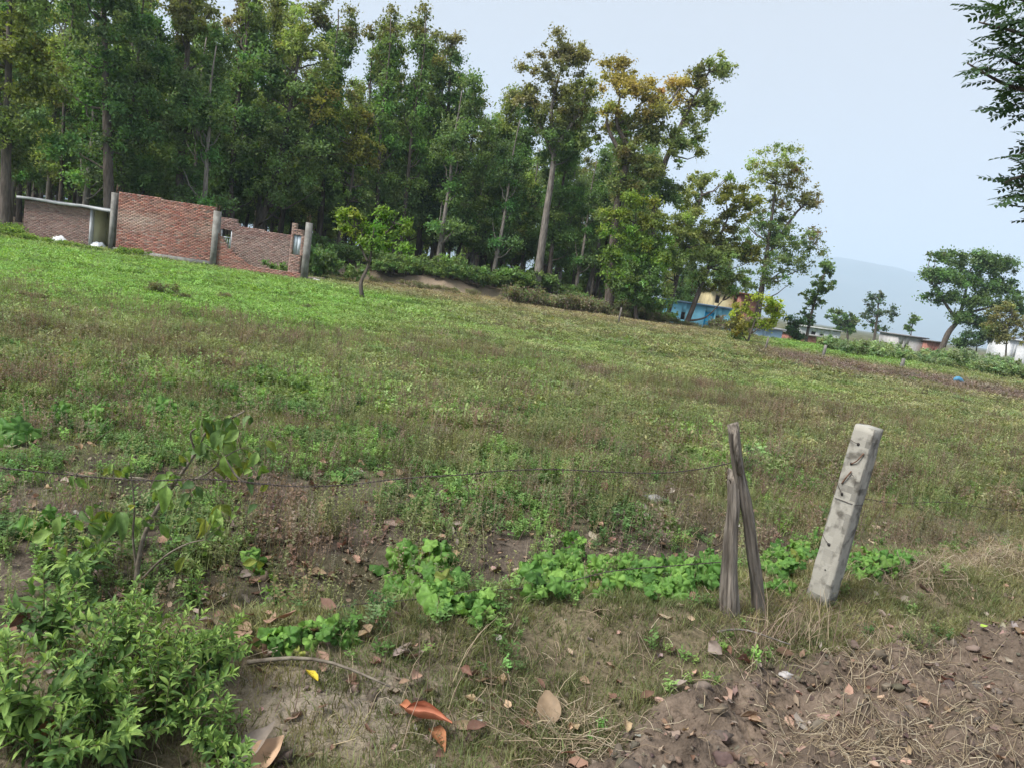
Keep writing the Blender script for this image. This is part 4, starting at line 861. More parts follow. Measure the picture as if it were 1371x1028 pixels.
# distinct clumps of taller weeds
Pc, Tc = [], []
for c in sample(150, 6, 40):
    Zc = zones(*[np.array([v]) for v in c])
    if field(c[None])[0] < .5 or Zc[6][0] > .3 or R.uniform() < .6 * Zc[3][0]: continue
    k = int(R.integers(8, 45)); r_c = R.uniform(.25, 1.3) * (1 + c[1] / 30); xy = c[:2] + R.normal(0, r_c * .5, (k, 2)) * [1.6, 1]; Pc.append(np.c_[xy, H(xy[:, 0], xy[:, 1])])
    Tc.append(np.tile([T_BROWN * .75, T_DK * .9, T_BROWN * .9, T_GREEN * .7, T_OLIVE * .7][R.integers(0, 5)], (k, 1)))
Pc = np.concatenate(Pc); Tc = np.concatenate(Tc)
scatter('weed_clumps', PC_WEEDF, Pc, R.uniform(.35, .85, len(Pc)), Tc * rnd(len(Pc), .6, 1.3), 4, 'taller clumps of dark weeds dotted over the field')

# clods, pebbles
def clod():
    ico = np.array([(0, 0, 1), (.894, 0, .447), (.276, .851, .447), (-.724, .526, .447), (-.724, -.526, .447), (.276, -.851, .447), (.724, .526, -.447), (-.276, .851, -.447), (-.894, 0, -.447), (-.276, -.851, -.447), (.724, -.526, -.447), (0, 0, -1)])
    F = [(0, 1, 2), (0, 2, 3), (0, 3, 4), (0, 4, 5), (0, 5, 1), (1, 6, 2), (2, 7, 3), (3, 8, 4), (4, 9, 5), (5, 10, 1), (6, 7, 2), (7, 8, 3), (8, 9, 4), (9, 10, 5), (10, 6, 1), (11, 7, 6), (11, 8, 7), (11, 9, 8), (11, 10, 9), (11, 6, 10)]
    # one subdivision with noise
    V = [tuple(v) for v in ico]; cache = {}; F2 = []
    def mid(a, b):
        k = (min(a, b), max(a, b))
        if k not in cache: m_ = np.array(V[a]) + np.array(V[b]); V.append(tuple(m_ / np.linalg.norm(m_))); cache[k] = len(V) - 1
        return cache[k]
    for a, b, c in F: ab, bc, ca = mid(a, b), mid(b, c), mid(c, a); F2 += [(a, ab, ca), (b, bc, ab), (c, ca, bc), (ab, bc, ca)]
    V = np.array(V) * R.uniform(0.55, 1.3, (len(V), 1)) * [1.2, 0.9, 0.7]; return V * 0.02, F2
M_CLOD = mat_basic('soil_clod', (0.75, 0.75, 0.75), (1.15, 1.12, 1.1), scale=60, bump=0.8, bscale=150, dist=0.004)
nt_ = M_CLOD.node_tree; at_ = N(nt_, 'ShaderNodeAttribute', attribute_name='tint', attribute_type='INSTANCER'); mu = N(nt_, 'ShaderNodeMixRGB', blend_type='MULTIPLY'); mu.inputs[0].default_value = 1
bsdf = [q for q in nt_.nodes if q.type == 'BSDF_PRINCIPLED'][0]; src = bsdf.inputs['Base Color'].links[0].from_socket; nt_.links.new(src, mu.inputs[1]); nt_.links.new(at_.outputs['Color'], mu.inputs[2]); nt_.links.new(mu.outputs[0], bsdf.inputs['Base Color'])
PC_CLOD = proto_coll('clod', [clod() for _ in range(5)], M_CLOD)
P = sample(70000, 1.5, 8, 200); Z = zones(P[:, 0], P[:, 1], P[:, 2]); k = R.uniform(0, 1, len(P)) < np.clip(Z[6] * 1.0 + 0.25 * np.clip(Z[8], 0, 1) + 0.05, 0, 1); P = P[k]
scatter('soil_clods', PC_CLOD, P, np.clip(R.lognormal(-1.45, 0.75, len(P)), 0.08, 2.0), np.array([0.145, 0.112, 0.085]) * rnd(len(P), .55, 1.25), 5, 'loose crumbs and clods of brown soil', tilt=0.5)

# small leaf scraps and twig bits of the litter
M_SCRAP = mat_leaf('leaf_scrap', attr='tint', atype='INSTANCER', trans=0.1, rough=0.7, spec=0.15, tcol=(1.1, .8, .5))
def scrap():
    w_ = R.uniform(.008, .016); l_ = R.uniform(.02, .04); V = []
    for t in np.linspace(0, 1, 4):
        for u in (-1, 0, 1): V.append((u * w_ * math.sin(0.35 + t * 2.5) * R.uniform(.7, 1.2), l_ * (t - .5), abs(u) * R.uniform(.0, .01) + R.uniform(0, .006)))
    return V, [(i * 3 + j, i * 3 + j + 1, i * 3 + j + 4, i * 3 + j + 3) for i in range(3) for j in range(2)]
PC_SCRAP = proto_coll('leaf_scrap', [scrap() for _ in range(6)], M_SCRAP)
P = sample(30000, 1.6, 9, 100); Z = zones(P[:, 0], P[:, 1], P[:, 2])
k = R.uniform(0, 1, len(P)) < np.clip(0.04 + 0.55 * sst(220, 320, Z[2]) * (1 - Z[7]) * (0.3 + Z[4]) * sst(.35, .6, fbm(P[:, 0] * 2, P[:, 1] * 2, 233)) + .035 * Z[6] + .06 * Z[7] + .1 * Z[8], 0, 1); P = P[k]
pal_ = np.array([(.36, .25, .18), (.22, .14, .10), (.30, .25, .215), (.32, .225, .17), (.14, .10, .08)])[R.integers(0, 5, len(P))]
scatter('leaf_litter', PC_SCRAP, P + [0, 0, .006], np.clip(R.lognormal(0.1, .45, len(P)), .4, 2.4), pal_ * rnd(len(P), .7, 1.2), 6, 'small broken dry leaf scraps littering the ground', tilt=.4)

# straw
M_STRAW = mat_leaf('dry_straw', attr='Col', trans=0.15, rough=0.6, tcol=(1, 0.9, 0.7))
def straw_mesh(spots, name, label):
    mb = MB(); pal = [(0.40, 0.32, 0.205), (0.31, 0.24, 0.155), (0.22, 0.165, 0.11), (0.46, 0.39, 0.275)]
    for (x, y, l, w_, lift, az) in spots:
        n = 4; t = np.linspace(0, 1, n); bend = R.normal(0, 0.35); a = az + bend * t
        xs_ = x + np.cumsum(np.cos(a)) * l / n; ys_ = y + np.cumsum(np.sin(a)) * l / n; zs_ = HL(xs_, ys_) + 0.006 + lift * (t if R.uniform() < 0.35 else np.sin(t * math.pi) * 0.5) + R.uniform(0, 0.012)
        mb.tube(np.stack([xs_, ys_, zs_], -1), np.linspace(w_, w_ * 0.6, n), 3, cap=False, col=tuple(np.array(pal[R.integers(0, 4)]) * R.uniform(.75, 1.15)))
    mb.build(name, M_STRAW, kind='stuff', label=label, usecol=True)
sp = []
for (cx, cy_, sx, sy, n, l0, l1) in [(1180, 990, 60, 26, 320, .06, .26), (1060, 880, 70, 25, 100, .05, .2), (1195, 882, 45, 20, 260, .05, .2), (760, 985, 38, 18, 220, .08, .26), (1300, 960, 70, 50, 160, .05, .22), (1330, 1000, 60, 30, 200, .05, .2), (1120, 1010, 40, 15, 150, .05, .2), (1330, 748, 55, 11, 900, .08, .28), (1225, 764, 50, 9, 500, .06, .2), (1080, 775, 60, 12, 120, .05, .15), (1010, 870, 30, 35, 70, .08, .25), (900, 900, 140, 60, 90, .06, .2),
                                     (680, 985, 120, 30, 70, .06, .2), (930, 680, 50, 40, 60, .1, .35), (1190, 840, 120, 40, 80, .05, .2), (600, 880, 200, 50, 110, .05, .16), (840, 740, 200, 40, 80, .06, .25), (400, 760, 220, 60, 70, .06, .22), (1250, 1000, 130, 40, 60, .05, .2), (50, 1010, 60, 20, 40, .06, .2)]:
    for i in range(n):
        p = R.normal(cx, sx); q = R.normal(cy_, sy)
        if q > 1200 or q < hor(p) + 120: continue
        g_ = G(p, q); sp.append((g_[0], g_[1], R.uniform(l0, l1), R.uniform(0.0010, 0.0024), R.uniform(0, 0.14 if n > 450 else 0.07), R.uniform(0, 6.28)))
straw_mesh(sp, 'straw', 'dry straw and grass roots strewn over the soil')
# upright dry stalks in the weeds
mb = MB()
for (cx, cy_, sx, sy, n) in [(950, 700, 60, 50, 70), (820, 640, 120, 50, 60), (1250, 650, 100, 40, 60), (700, 700, 150, 40, 50), (560, 600, 200, 60, 50), (1000, 560, 120, 30, 50), (1020, 870, 20, 12, 40), (620, 930, 150, 40, 45), (180, 640, 140, 60, 40), (1085, 860, 20, 10, 30)]:
    for i in range(n):
        p = R.normal(cx, sx); q = R.normal(cy_, sy)
        if q < hor(p) + 100: continue
        g_ = G(p, q); h = R.uniform(0.06, 0.26); t = R.normal(0, 0.35, 2) * h; mb.tube([g_, g_ + [t[0] * .4, t[1] * .4, h * .6], g_ + [t[0], t[1], h]], [0.002, 0.0015, 0.0008], 3, cap=False, col=tuple(np.array([(0.36, 0.27, 0.19), (0.22, 0.15, 0.12), (0.45, 0.37, 0.24)][R.integers(0, 3)])))
mb.build('dead_stalks', M_STRAW, kind='stuff', label='thin dead stalks standing among the weeds', usecol=True)

# ------------------------------------------------------------------ leaves as single pieces
def leaf_grid(length, widths, fold=0.25, droop=0.25, wave=0.0, curl=0.0, twist=0.0, jit=0.0):
    """leaf along +Y, 4 columns across, rows by widths (max half-width per row)"""
    n = len(widths); V = []; F = []
    for i, wd in enumerate(widths):
        t = i / (n - 1); yy = length * t
        for j, u in enumerate((-1, -0.5, 0, 0.5, 1)):
            cb = curl * 1.9; ue = u + R.normal(0, jit) * 3
            xx = wd * math.sin(ue * cb) / cb if abs(cb) > 0.15 else ue * wd; cz = wd * (1 - math.cos(ue * cb)) / cb if abs(cb) > 0.15 else 0
            zz = cz + R.normal(0, jit) * length + fold * abs(xx) - droop * length * t * t + wave * length * math.sin(t * 9 + u * 2.2) * abs(u)
            tw = twist * t; V.append((xx * math.cos(tw) - zz * math.sin(tw), yy, xx * math.sin(tw) + zz * math.cos(tw)))
    for i in range(n - 1):
        for j in range(4): F.append((i * 5 + j, i * 5 + j + 1, (i + 1) * 5 + j + 1, (i + 1) * 5 + j))
    return V, F
def leaf_fan(rad_, lobes, depth, cup=0.2, wave=0.1, notch=0.5):
    """rounded lobed leaf in the XY plane, petiole joint at the origin, blade towards +Y"""
    n = 30; V = [(0, rad_ * 0.25, 0)]; ring1 = []; ring2 = []
    for i in range(n):
        th = -math.pi + 2 * math.pi * (i + 0.5) / n           # 0 = +Y tip
        r = rad_ * (0.86 + depth * math.cos(lobes * th)) * (1 - notch * math.exp(-((abs(th) - math.pi) / 0.35) ** 2)) * (1 + 0.10 * math.cos(th)) * R.uniform(.92, 1.07)
        for f, rg in ((0.55, ring1), (1.0, ring2)):
            rg.append((math.sin(th) * r * f, rad_ * 0.25 + math.cos(th) * r * f, rad_ * (-cup * f * f + wave * f * math.sin(lobes * th * 1.0 + 0.7) * R.uniform(0.3, 1.2))))
    V += ring1 + ring2; F3 = [(0, 1 + i, 1 + (i + 1) % n) for i in range(n)]; F4 = [(1 + i, 1 + n + i, 1 + n + (i + 1) % n, 1 + (i + 1) % n) for i in range(n)]
    return V, F3, F4
def lm(name, VF, mat):
    V = VF[0]; return mkmesh(name, V, [np.array(f) for f in ([VF[1]] if len(VF) == 2 else VF[1:])], mat, smooth=True)
LANC = [0.002, 0.010, 0.0165, 0.0175, 0.014, 0.008, 0.0005]
HEART = [0.003, 0.024, 0.033, 0.034, 0.028, 0.017, 0.001]
ML = {k: mat_leaf('leaf_' + k, base=c, attr=None, trans=0.32, var=0.35, scale=45, per_object=0.32, rough=0.55, spec=0.2) for k, c in {
    'fresh': (0.205, 0.315, 0.08), 'mid': (0.14, 0.24, 0.065), 'deep': (0.09, 0.165, 0.05), 'vine': (0.125, 0.25, 0.052), 'vine_dark': (0.085, 0.175, 0.035), 'yellow': (0.25, 0.28, 0.06), 'sap': (0.17, 0.26, 0.075), 'sap_dark': (0.09, 0.15, 0.055), 'pinnate': (0.045, 0.085, 0.035)}.items()}
WEEDLEAF = {k: [lm('leaf', leaf_grid(0.044 * R.uniform(.7, 1.3), [w_ * R.uniform(.38, .56) for w_ in LANC], 0.4, R.uniform(.1, .7), 0.03, 0, R.uniform(-.3, .3)), ML[k]) for _ in range(3)] for k in ('fresh', 'mid', 'deep')}
def leafy_weed(base, stems, height, spread, label, group=None, scale=1.0, lean=(0, 0), bright=0.35, cat='plant', node=0.0205):
    root = empty('leafy_weed', base, label, cat, group); mb = MB(); cnt = 0
    for s_ in range(stems):
        a = R.uniform(0, 6.28); rr = spread * R.uniform(0.1, 1.0); h = height * R.uniform(0.6, 1.1) * (1 - 0.35 * (rr / max(spread, .01)) ** 2)
        tip = np.array([math.cos(a) * rr + lean[0], math.sin(a) * rr + lean[1], h]); b0 = np.array([math.cos(a), math.sin(a), 0]) * spread * 0.18 * R.uniform(0, 1)
        midp = b0 * 0.5 + tip * np.array([0.35, 0.35, 0.62]); Pp = smooth_path([b0 - [0, 0, .03], midp, tip], 8); mb.tube(Pp, np.linspace(0.0038, 0.0014, len(Pp)) * scale, 4, cap=False)
        ln = np.concatenate([[0], np.cumsum(np.linalg.norm(np.diff(Pp, axis=0), axis=1))]); tt = ln[-1] * 0.30; ph = R.uniform(0, 6.28)
        while tt < ln[-1]:
            p = np.array([np.interp(tt, ln, Pp[:, i]) for i in range(3)]); f = tt / ln[-1]; dirv = unit(Pp[-1] - Pp[-6]); ph += math.pi / 2 + R.normal(0, .25)
            for sgn in (0, math.pi):
                e1 = unit(np.cross(dirv, [0.2, 0.3, 1.0])); e2 = np.cross(dirv, e1); out_ = math.cos(ph + sgn) * e1 + math.sin(ph + sgn) * e2
                ax = unit(out_ + dirv * (0.35 + 0.9 * f ** 3) + np.array([0, 0, 0.12 - 0.25 * (1 - f)])); sz = scale * R.uniform(.5, 1.35) * (1.12 - 0.5 * f ** 4)
                kd = 'fresh' if R.uniform() < bright * (0.3 + 1.6 * f ** 2) else ('mid' if R.uniform() < 0.35 + 0.5 * f else 'deep')
                link('leaf', WEEDLEAF[kd][R.integers(0, 3)], root, mat4=frame(p, ax, dirv + np.array([0, 0, .6]), sz)); cnt += 1
            tt += node * scale * R.uniform(.8, 1.2) * (1.15 - 0.55 * f)
        for q in range(3):
            a2 = R.uniform(0, 6.28); ax = unit(unit(Pp[-1] - Pp[-4]) + 0.7 * np.array([math.cos(a2), math.sin(a2), 0])); link('leaf', WEEDLEAF['fresh'][R.integers(0, 3)], root, mat4=frame(Pp[-1], ax, (0, 0, 1), scale * R.uniform(.45, .75)))
    mb.build('stem', M_STEM, root, smooth=True)
    return root
for (a, b, st, h, spd, sc_, br_, lab) in [
    (215, 985, 17, .34, .24, 1.0, .42, 'large bushy green weed with pointed leaves, densest of the roadside clump'),
    (110, 965, 15, .36, .22, 1.0, .25, 'dark leafy weed in the middle of the roadside clump'),
    (15, 1000, 12, .34, .20, 1.15, .5, 'weed with larger glossy leaves at the outer edge of the roadside clump'),
    (285, 1010, 12, .22, .17, 0.85, .5, 'low spreading weed beside the bare trodden patch'),
    (60, 880, 12, .36, .24, 1.2, .3, 'broad-leaved weed rising behind the roadside clump'),
    (165, 880, 12, .27, .22, 0.95, .45, 'pointed-leaf weed between the roadside clump and the broken sapling'),
    (280, 900, 12, .24, .20, 0.85, .55, 'fine yellowish weed leaning over the edge of the trodden patch'),
    (110, 790, 9, .30, .26, 1.45, .55, 'tall pale green weed with long leaves beside the broken sapling'),
    (375, 815, 5, .16, .10, 1.0, .6, 'small isolated weed with pointed leaves in the leaf litter'),
    (255, 815, 6, .18, .14, 1.0, .5, 'small weed at the foot of the broken sapling'),
    (150, 1020, 14, .26, .22, 0.95, .4, 'weed filling the front of the roadside clump'),
    (70, 1040, 12, .22, .2, 1.0, .3, 'low dark weed under the front of the roadside clump'),
    (215, 925, 13, .30, .22, 0.95, .55, 'yellow-tipped weed at the crest of the roadside clump'),
    (300, 1075, 10, .20, .2, 0.9, .3, 'trailing weed at the lower edge of the trodden patch')]:
    leafy_weed(G(a, b), st, h, spd, lab, scale=sc_, bright=br_)

# gourd-like vines in the ditch
VINE = {k: [lm('leaf', leaf_fan(0.042 * R.uniform(.85, 1.15), 5, R.uniform(.07, .13), R.uniform(.1, .45), R.uniform(.12, .28)), ML[k]) for _ in range(3)] for k in ('vine', 'vine_dark', 'yellow')}
def vine(cx, cy_, rx, ry, n, label, group=None, sc=1.0, hmax=0.16, name='ditch_vine'):
    base = G(cx, cy_ + ry * 0.4); root = empty(name, base, label, 'plant', group); mb = MB()
    sc = sc * 1.15; hmax = hmax * 1.25; n = int(n * 1.3)
    for i in range(n):
        u = R.uniform(-1, 1); v = R.uniform(-1, 1)
        if u * u + v * v > 1.05: u *= 0.6; v *= 0.6
        g_ = G(cx + u * rx, cy_ + v * ry + 14) - base; h = hmax * R.uniform(0.25, 1.0) * (1 - 0.5 * (u * u + v * v)); top = g_ + np.array([R.normal(0, .02), R.normal(0, .02), h])
        st = g_ * R.uniform(0.55, 0.95) + np.array([0, 0, 0.005]); mb.tube(smooth_path([np.array([0, 0, .004]), st, (st + top) / 2 + [R.normal(0, .01), R.normal(0, .01), 0.01], top], 3), 0.0016, 3, cap=False)
        tocam = np.array([-base[0] * .12, -0.55, 0.9]); nrm = unit(tocam + R.normal(0, .38, 3)); ax = np.cross(nrm, R.normal(size=3)); ax = unit(ax - np.array([0, 0, .7]))
        kd = 'vine' if R.uniform() < 0.62 else ('vine_dark' if R.uniform() < 0.95 else 'yellow'); link('leaf', VINE[kd][R.integers(0, 3)], root, mat4=frame(top, ax, nrm, sc * R.uniform(.6, 1.45)))
    mb.build('stem', M_STEM, root)
for a in [(565, 770, 55, 30, 46, 'lobed-leaf vine clump crossed by the sagging wire beside the leaf litter', 1.0, .20), (615, 805, 45, 14, 30, 'low fringe of vine leaves trailing from the wire-crossed clump', .85, .08), (735, 775, 45, 26, 46, 'vine clump with an upright leafy shoot, left of the main ditch mass', .9, .16), (760, 738, 16, 12, 14, 'small upright vine shoot rising over the ditch', .9, .2),
          (820, 770, 45, 22, 52, 'thick bright vine mass in the ditch before the dry stalks', .9, .16), (885, 775, 45, 22, 52, 'thick bright vine mass between the dry stalks and the wooden posts', .9, .15), (935, 765, 30, 20, 34, 'vine leaves touching the wooden posts', .85, .15), (1050, 745, 34, 20, 40, 'vine clump between the wooden posts and the concrete post', .9, .15), (1090, 725, 22, 14, 22, 'vine leaves right behind the concrete post', .9, .14),
          (1165, 750, 36, 12, 34, 'low vine strip on the far side of the concrete post', .85, .10), (1215, 735, 26, 9, 18, 'thin end of the vine strip beside the straw ridge', .8, .08), (1040, 780, 18, 8, 12, 'small vine leaves at the foot of the leaning stick', .7, .06), (440, 840, 46, 14, 30, 'scattered small vine leaves before the leaf litter', .6, .07), (375, 858, 22, 12, 14, 'little bluish vine rosette beside the pink fallen leaf', .8, .08), (585, 800, 20, 10, 9, 'few large vine leaves under the wire', 1.0, .1),
          (18, 580, 14, 9, 7, 'round-leaved seedling in the grass by the frame edge of the field', 1.9, .2), (127, 560, 12, 7, 6, 'round-leaved seedling with pale top in the grass', 1.7, .2), (78, 550, 7, 4, 4, 'tiny round-leaved seedling beyond the paler one', 1.4, .15), (458, 632, 9, 6, 4, 'lone bright seedling beside the heap of curled leaves', 1.2, .12), (215, 548, 12, 8, 6, 'seedling behind the broken sapling', 1.5, .15), (340, 752, 10, 8, 4, 'two-leaved yellow-green seedling in the leaf litter', 1.0, .13), (60, 700, 26, 14, 10, 'loose seedling group left of the broken sapling', 1.0, .12)]:
    vine(a[0], a[1], a[2], a[3], a[4], a[5], sc=a[6], hmax=a[7], name='ditch_vine' if a[1] > 700 else 'seedling')

# ------------------------------------------------------------------ the broken leaning sapling
def make_sapling():
    base = G(182, 805); D = base[1]
    root = empty('broken_sapling', base, 'leaning leafy sapling with a bent grey stem and drooping oval leaves above the weed clump', 'sapling')
    def q(a, b, dy=0.0): return at(a, b, D + dy) - base
    main = smooth_path([q(180, 815), q(187, 740, .02), q(205, 690, .05), q(235, 645, .08), (q(262, 605, .1)), q(275, 580, .12), q(300, 565, .1), q(328, 550, .12)], 5)
    mb = MB(); mb.tube(main, np.linspace(0.0125, 0.004, len(main)), 7, wob=.08); tr = mb.build('stem', M_TWIG, root, smooth=True)
    br = [[q(232, 650, .08), q(262, 641, .05), q(285, 628, 0), q(300, 612, -.03), q(322, 600, 0)], [q(184, 770, .02), q(178, 720, 0), q(180, 680, -.03), q(176, 640, -.05), q(172, 618, -.05)], [q(225, 655, .08), q(190, 640, .05), q(140, 640, .1), q(90, 632, .1)], [q(190, 775, .02), q(220, 745, -.05), q(250, 728, -.08), q(275, 722, -.1)],
          [q(300, 612, -.03), q(320, 640, -.05), q(345, 648, 0), q(362, 646, .05)], [q(262, 605, .1), q(255, 580, .08), q(270, 570, .05)], [q(130, 830, -.1), q(150, 800, 0), q(118, 775, .1)]]
    for i, b in enumerate(br):
        m2 = MB(); Pp = smooth_path(b, 5); m2.tube(Pp, np.linspace(0.0065 if i != 2 else .006, 0.0022, len(Pp)), 5); m2.build('branch', M_TWIG, root, smooth=True)
    LF = {k: [lm('leaf', leaf_grid(0.09, [w_ * R.uniform(.62, .8) for w_ in HEART], .55, R.uniform(.2, .9), 0.03, R.uniform(-.3, .5), R.uniform(-.6, .6), .006), ML[k]) for _ in range(3)] for k in ('sap', 'sap_dark', 'yellow', 'fresh')}
    spots_ = [(270, 592, 'sap_dark', 1.0), (285, 566, 'sap', 1.1), (282, 600, 'sap_dark', 1), (300, 586, 'yellow', .8), (295, 575, 'sap', .9), (272, 560, 'sap', 1.1), (310, 560, 'sap_dark', .7), (335, 556, 'sap_dark', .6), (226, 635, 'sap', 1.05), (223, 650, 'fresh', 1.1), (232, 633, 'sap', .7), (152, 628, 'yellow', .7), (172, 622, 'sap', .8), (178, 690, 'sap', .9), (160, 685, 'sap', 1.2), (140, 684, 'yellow', .9), (130, 690, 'sap', 1.0),
              (120, 700, 'sap', 1), (255, 660, 'sap_dark', .8), (262, 650, 'sap_dark', .8), (290, 680, 'fresh', .9), (285, 700, 'fresh', .9), (295, 675, 'yellow', .7), (275, 695, 'yellow', .9), (345, 750, 'yellow', .7), (310, 625, 'yellow', .8), (330, 618, 'yellow', .9), (345, 605, 'sap', .8), (350, 622, 'fresh', .9), (300, 610, 'fresh', .9), (285, 622, 'yellow', .8), (335, 640, 'sap_dark', .8), (360, 648, 'yellow', .6), (70, 712, 'sap', 1.0), (82, 690, 'sap', .8), (200, 690, 'fresh', .8), (215, 700, 'sap', .9), (248, 745, 'yellow', .8),
              (260, 722, 'sap', .8), (345, 675, 'sap_dark', .6), (325, 590, 'fresh', .7), (355, 590, 'yellow', .8), (320, 575, 'sap', .8), (240, 608, 'yellow', .6), (60, 725, 'sap', .9), (100, 640, 'sap', .7), (298, 596, 'sap', 1), (208, 655, 'sap', .7)]
    spots_ = spots_ + spots_[:30]
    spots_ += [(a + R.normal(0, 14), b + R.normal(0, 12), R.choice(['sap', 'fresh', 'sap_dark', 'yellow'], p=[.4, .3, .2, .1]), s__ * R.uniform(.4, .75)) for a, b, k__, s__ in spots_]
    tw = MB(); allp = [main] + [smooth_path(b, 5) for b in br]; allp = np.concatenate(allp)
    for (a, b, kd, s_) in spots_:
        p = q(a, b, R.uniform(-.08, .1)); nr_ = allp[np.argmin(np.linalg.norm(allp - p, axis=1))]
        if np.linalg.norm(nr_ - p) < 0.35: tw.tube([nr_, (nr_ + p) / 2 + [0, 0, .01], p], 0.0014, 3, cap=False)
        ax = unit(np.array([R.normal(0, .5), R.normal(-.1, .4), -0.75 + R.normal(0, .35)])); link('leaf', LF[kd][R.integers(0, 3)], root, mat4=frame(p, ax, (R.normal(0, .4), -1.0, .7), s_ * R.uniform(.95, 1.25)))
    tw.build('petioles', M_STEM, root, kind='stuff')
make_sapling()

# ------------------------------------------------------------------ fence
M_WOOD = mat_basic('weathered_wood', (0.085, 0.07, 0.055), (0.28, 0.24, 0.195), scale=60, rough=0.92, bump=1.0, bscale=75, stretch=(1, 1, 0.07), lo=0.34, hi=0.66, dist=0.02)
FENCE_C = mat_basic('old_concrete', attr='Col', c1=(0.12, 0.11, 0.092), c2=(0.32, 0.305, 0.265), scale=14, rough=0.95, bump=0.45, bscale=140, dist=0.004, lo=.34, hi=.5)
def wood_post(label, base, top, w0, w1, flat, seed, kink=0.0):
    n = 40; k = 26; V = []; ax = top - base; T = unit(ax); e1 = unit(np.cross(T, [0, 1, 0.1])); e2 = np.cross(T, e1)
    for i in range(n):
        t = i / (n - 1); c = np.array([kink * math.sin(t * math.pi * 1.6) + 0.016 * (float(vn(t * 5, seed, 3)) - .5), 0.012 * (float(vn(t * 6, seed, 13)) - .5), np.linalg.norm(ax) * t]); wd = w0 + (w1 - w0) * t
        for j in range(k):
            th = 2 * math.pi * j / k; rg = 1 + 0.20 * (float(vn(j * 0.9, t * 1.2, seed)) - .5) * 2 + 0.20 * (float(vn(j * 3.7, t * 1.6, seed + 5)) - .5) * 2 + 0.07 * (float(vn(j * 3.7, t * 22, seed + 9)) - .5) - 0.16 * math.exp(-((j - 7) / 0.8) ** 2) - 0.2 * math.exp(-((j - 18) / 0.8) ** 2)
            tipcut = 0 if t < 0.99 else 0.02 * math.sin(th * 2 + seed)
            sq = 1 / max(abs(math.cos(th + .4)), abs(math.sin(th + .4))) ** .45; V.append(c + np.array([math.cos(th) * wd * rg * sq * .92, math.sin(th) * wd * rg * flat * sq * .92, tipcut + (0.05 * (float(vn(j * .7, seed, 31)) - .5) if i == n - 1 else 0)]))
    F = [(i * k + j, i * k + (j + 1) % k, (i + 1) * k + (j + 1) % k, (i + 1) * k + j) for i in range(n - 1) for j in range(k)]
    root = empty('wooden_post', base, label, 'fence post'); link('shaft', mkmesh('shaft', V, [np.array(F), np.array([[(n - 1) * k + j for j in range(k)]])] if False else [np.array(F), np.array([[(n - 1) * k + j for j in range(k)]])], M_WOOD, smooth=False), root, mat4=Matrix(((e1[0], e2[0], T[0], 0), (e1[1], e2[1], T[1], 0), (e1[2], e2[2], T[2], 0), (0, 0, 0, 1))))
    return root
b1 = G(980, 822); D1p = b1[1]; b1 = b1 - [0, 0, 0.06]
wood_post('thick split wooden fence post standing upright beside the leaning stick', b1, at(981, 636, D1p), 0.047, 0.033, 0.75, 3, 0.006)
b2 = G(1018, 818); b2 = b2 - [0, 0, 0.05]
wp2 = wood_post('slim weathered wooden stick leaning across the thick split post', b2, at(985, 570, D1p - 0.075), 0.033, 0.030, 0.7, 8, -0.012)
tt = at(985, 570, D1p - 0.075) - b2; spl = MB(); a_ = tt * 0.97; spl.tube([a_ * 0.80 + np.array([-.012, -.03, 0]), a_ * 0.92 + np.array([-.016, -.032, 0]), a_ + np.array([-.02, -.028, 0.02])], [0.016, 0.014, 0.006], 5, wob=.2); spl.build('splinter', M_WOOD, wp2)

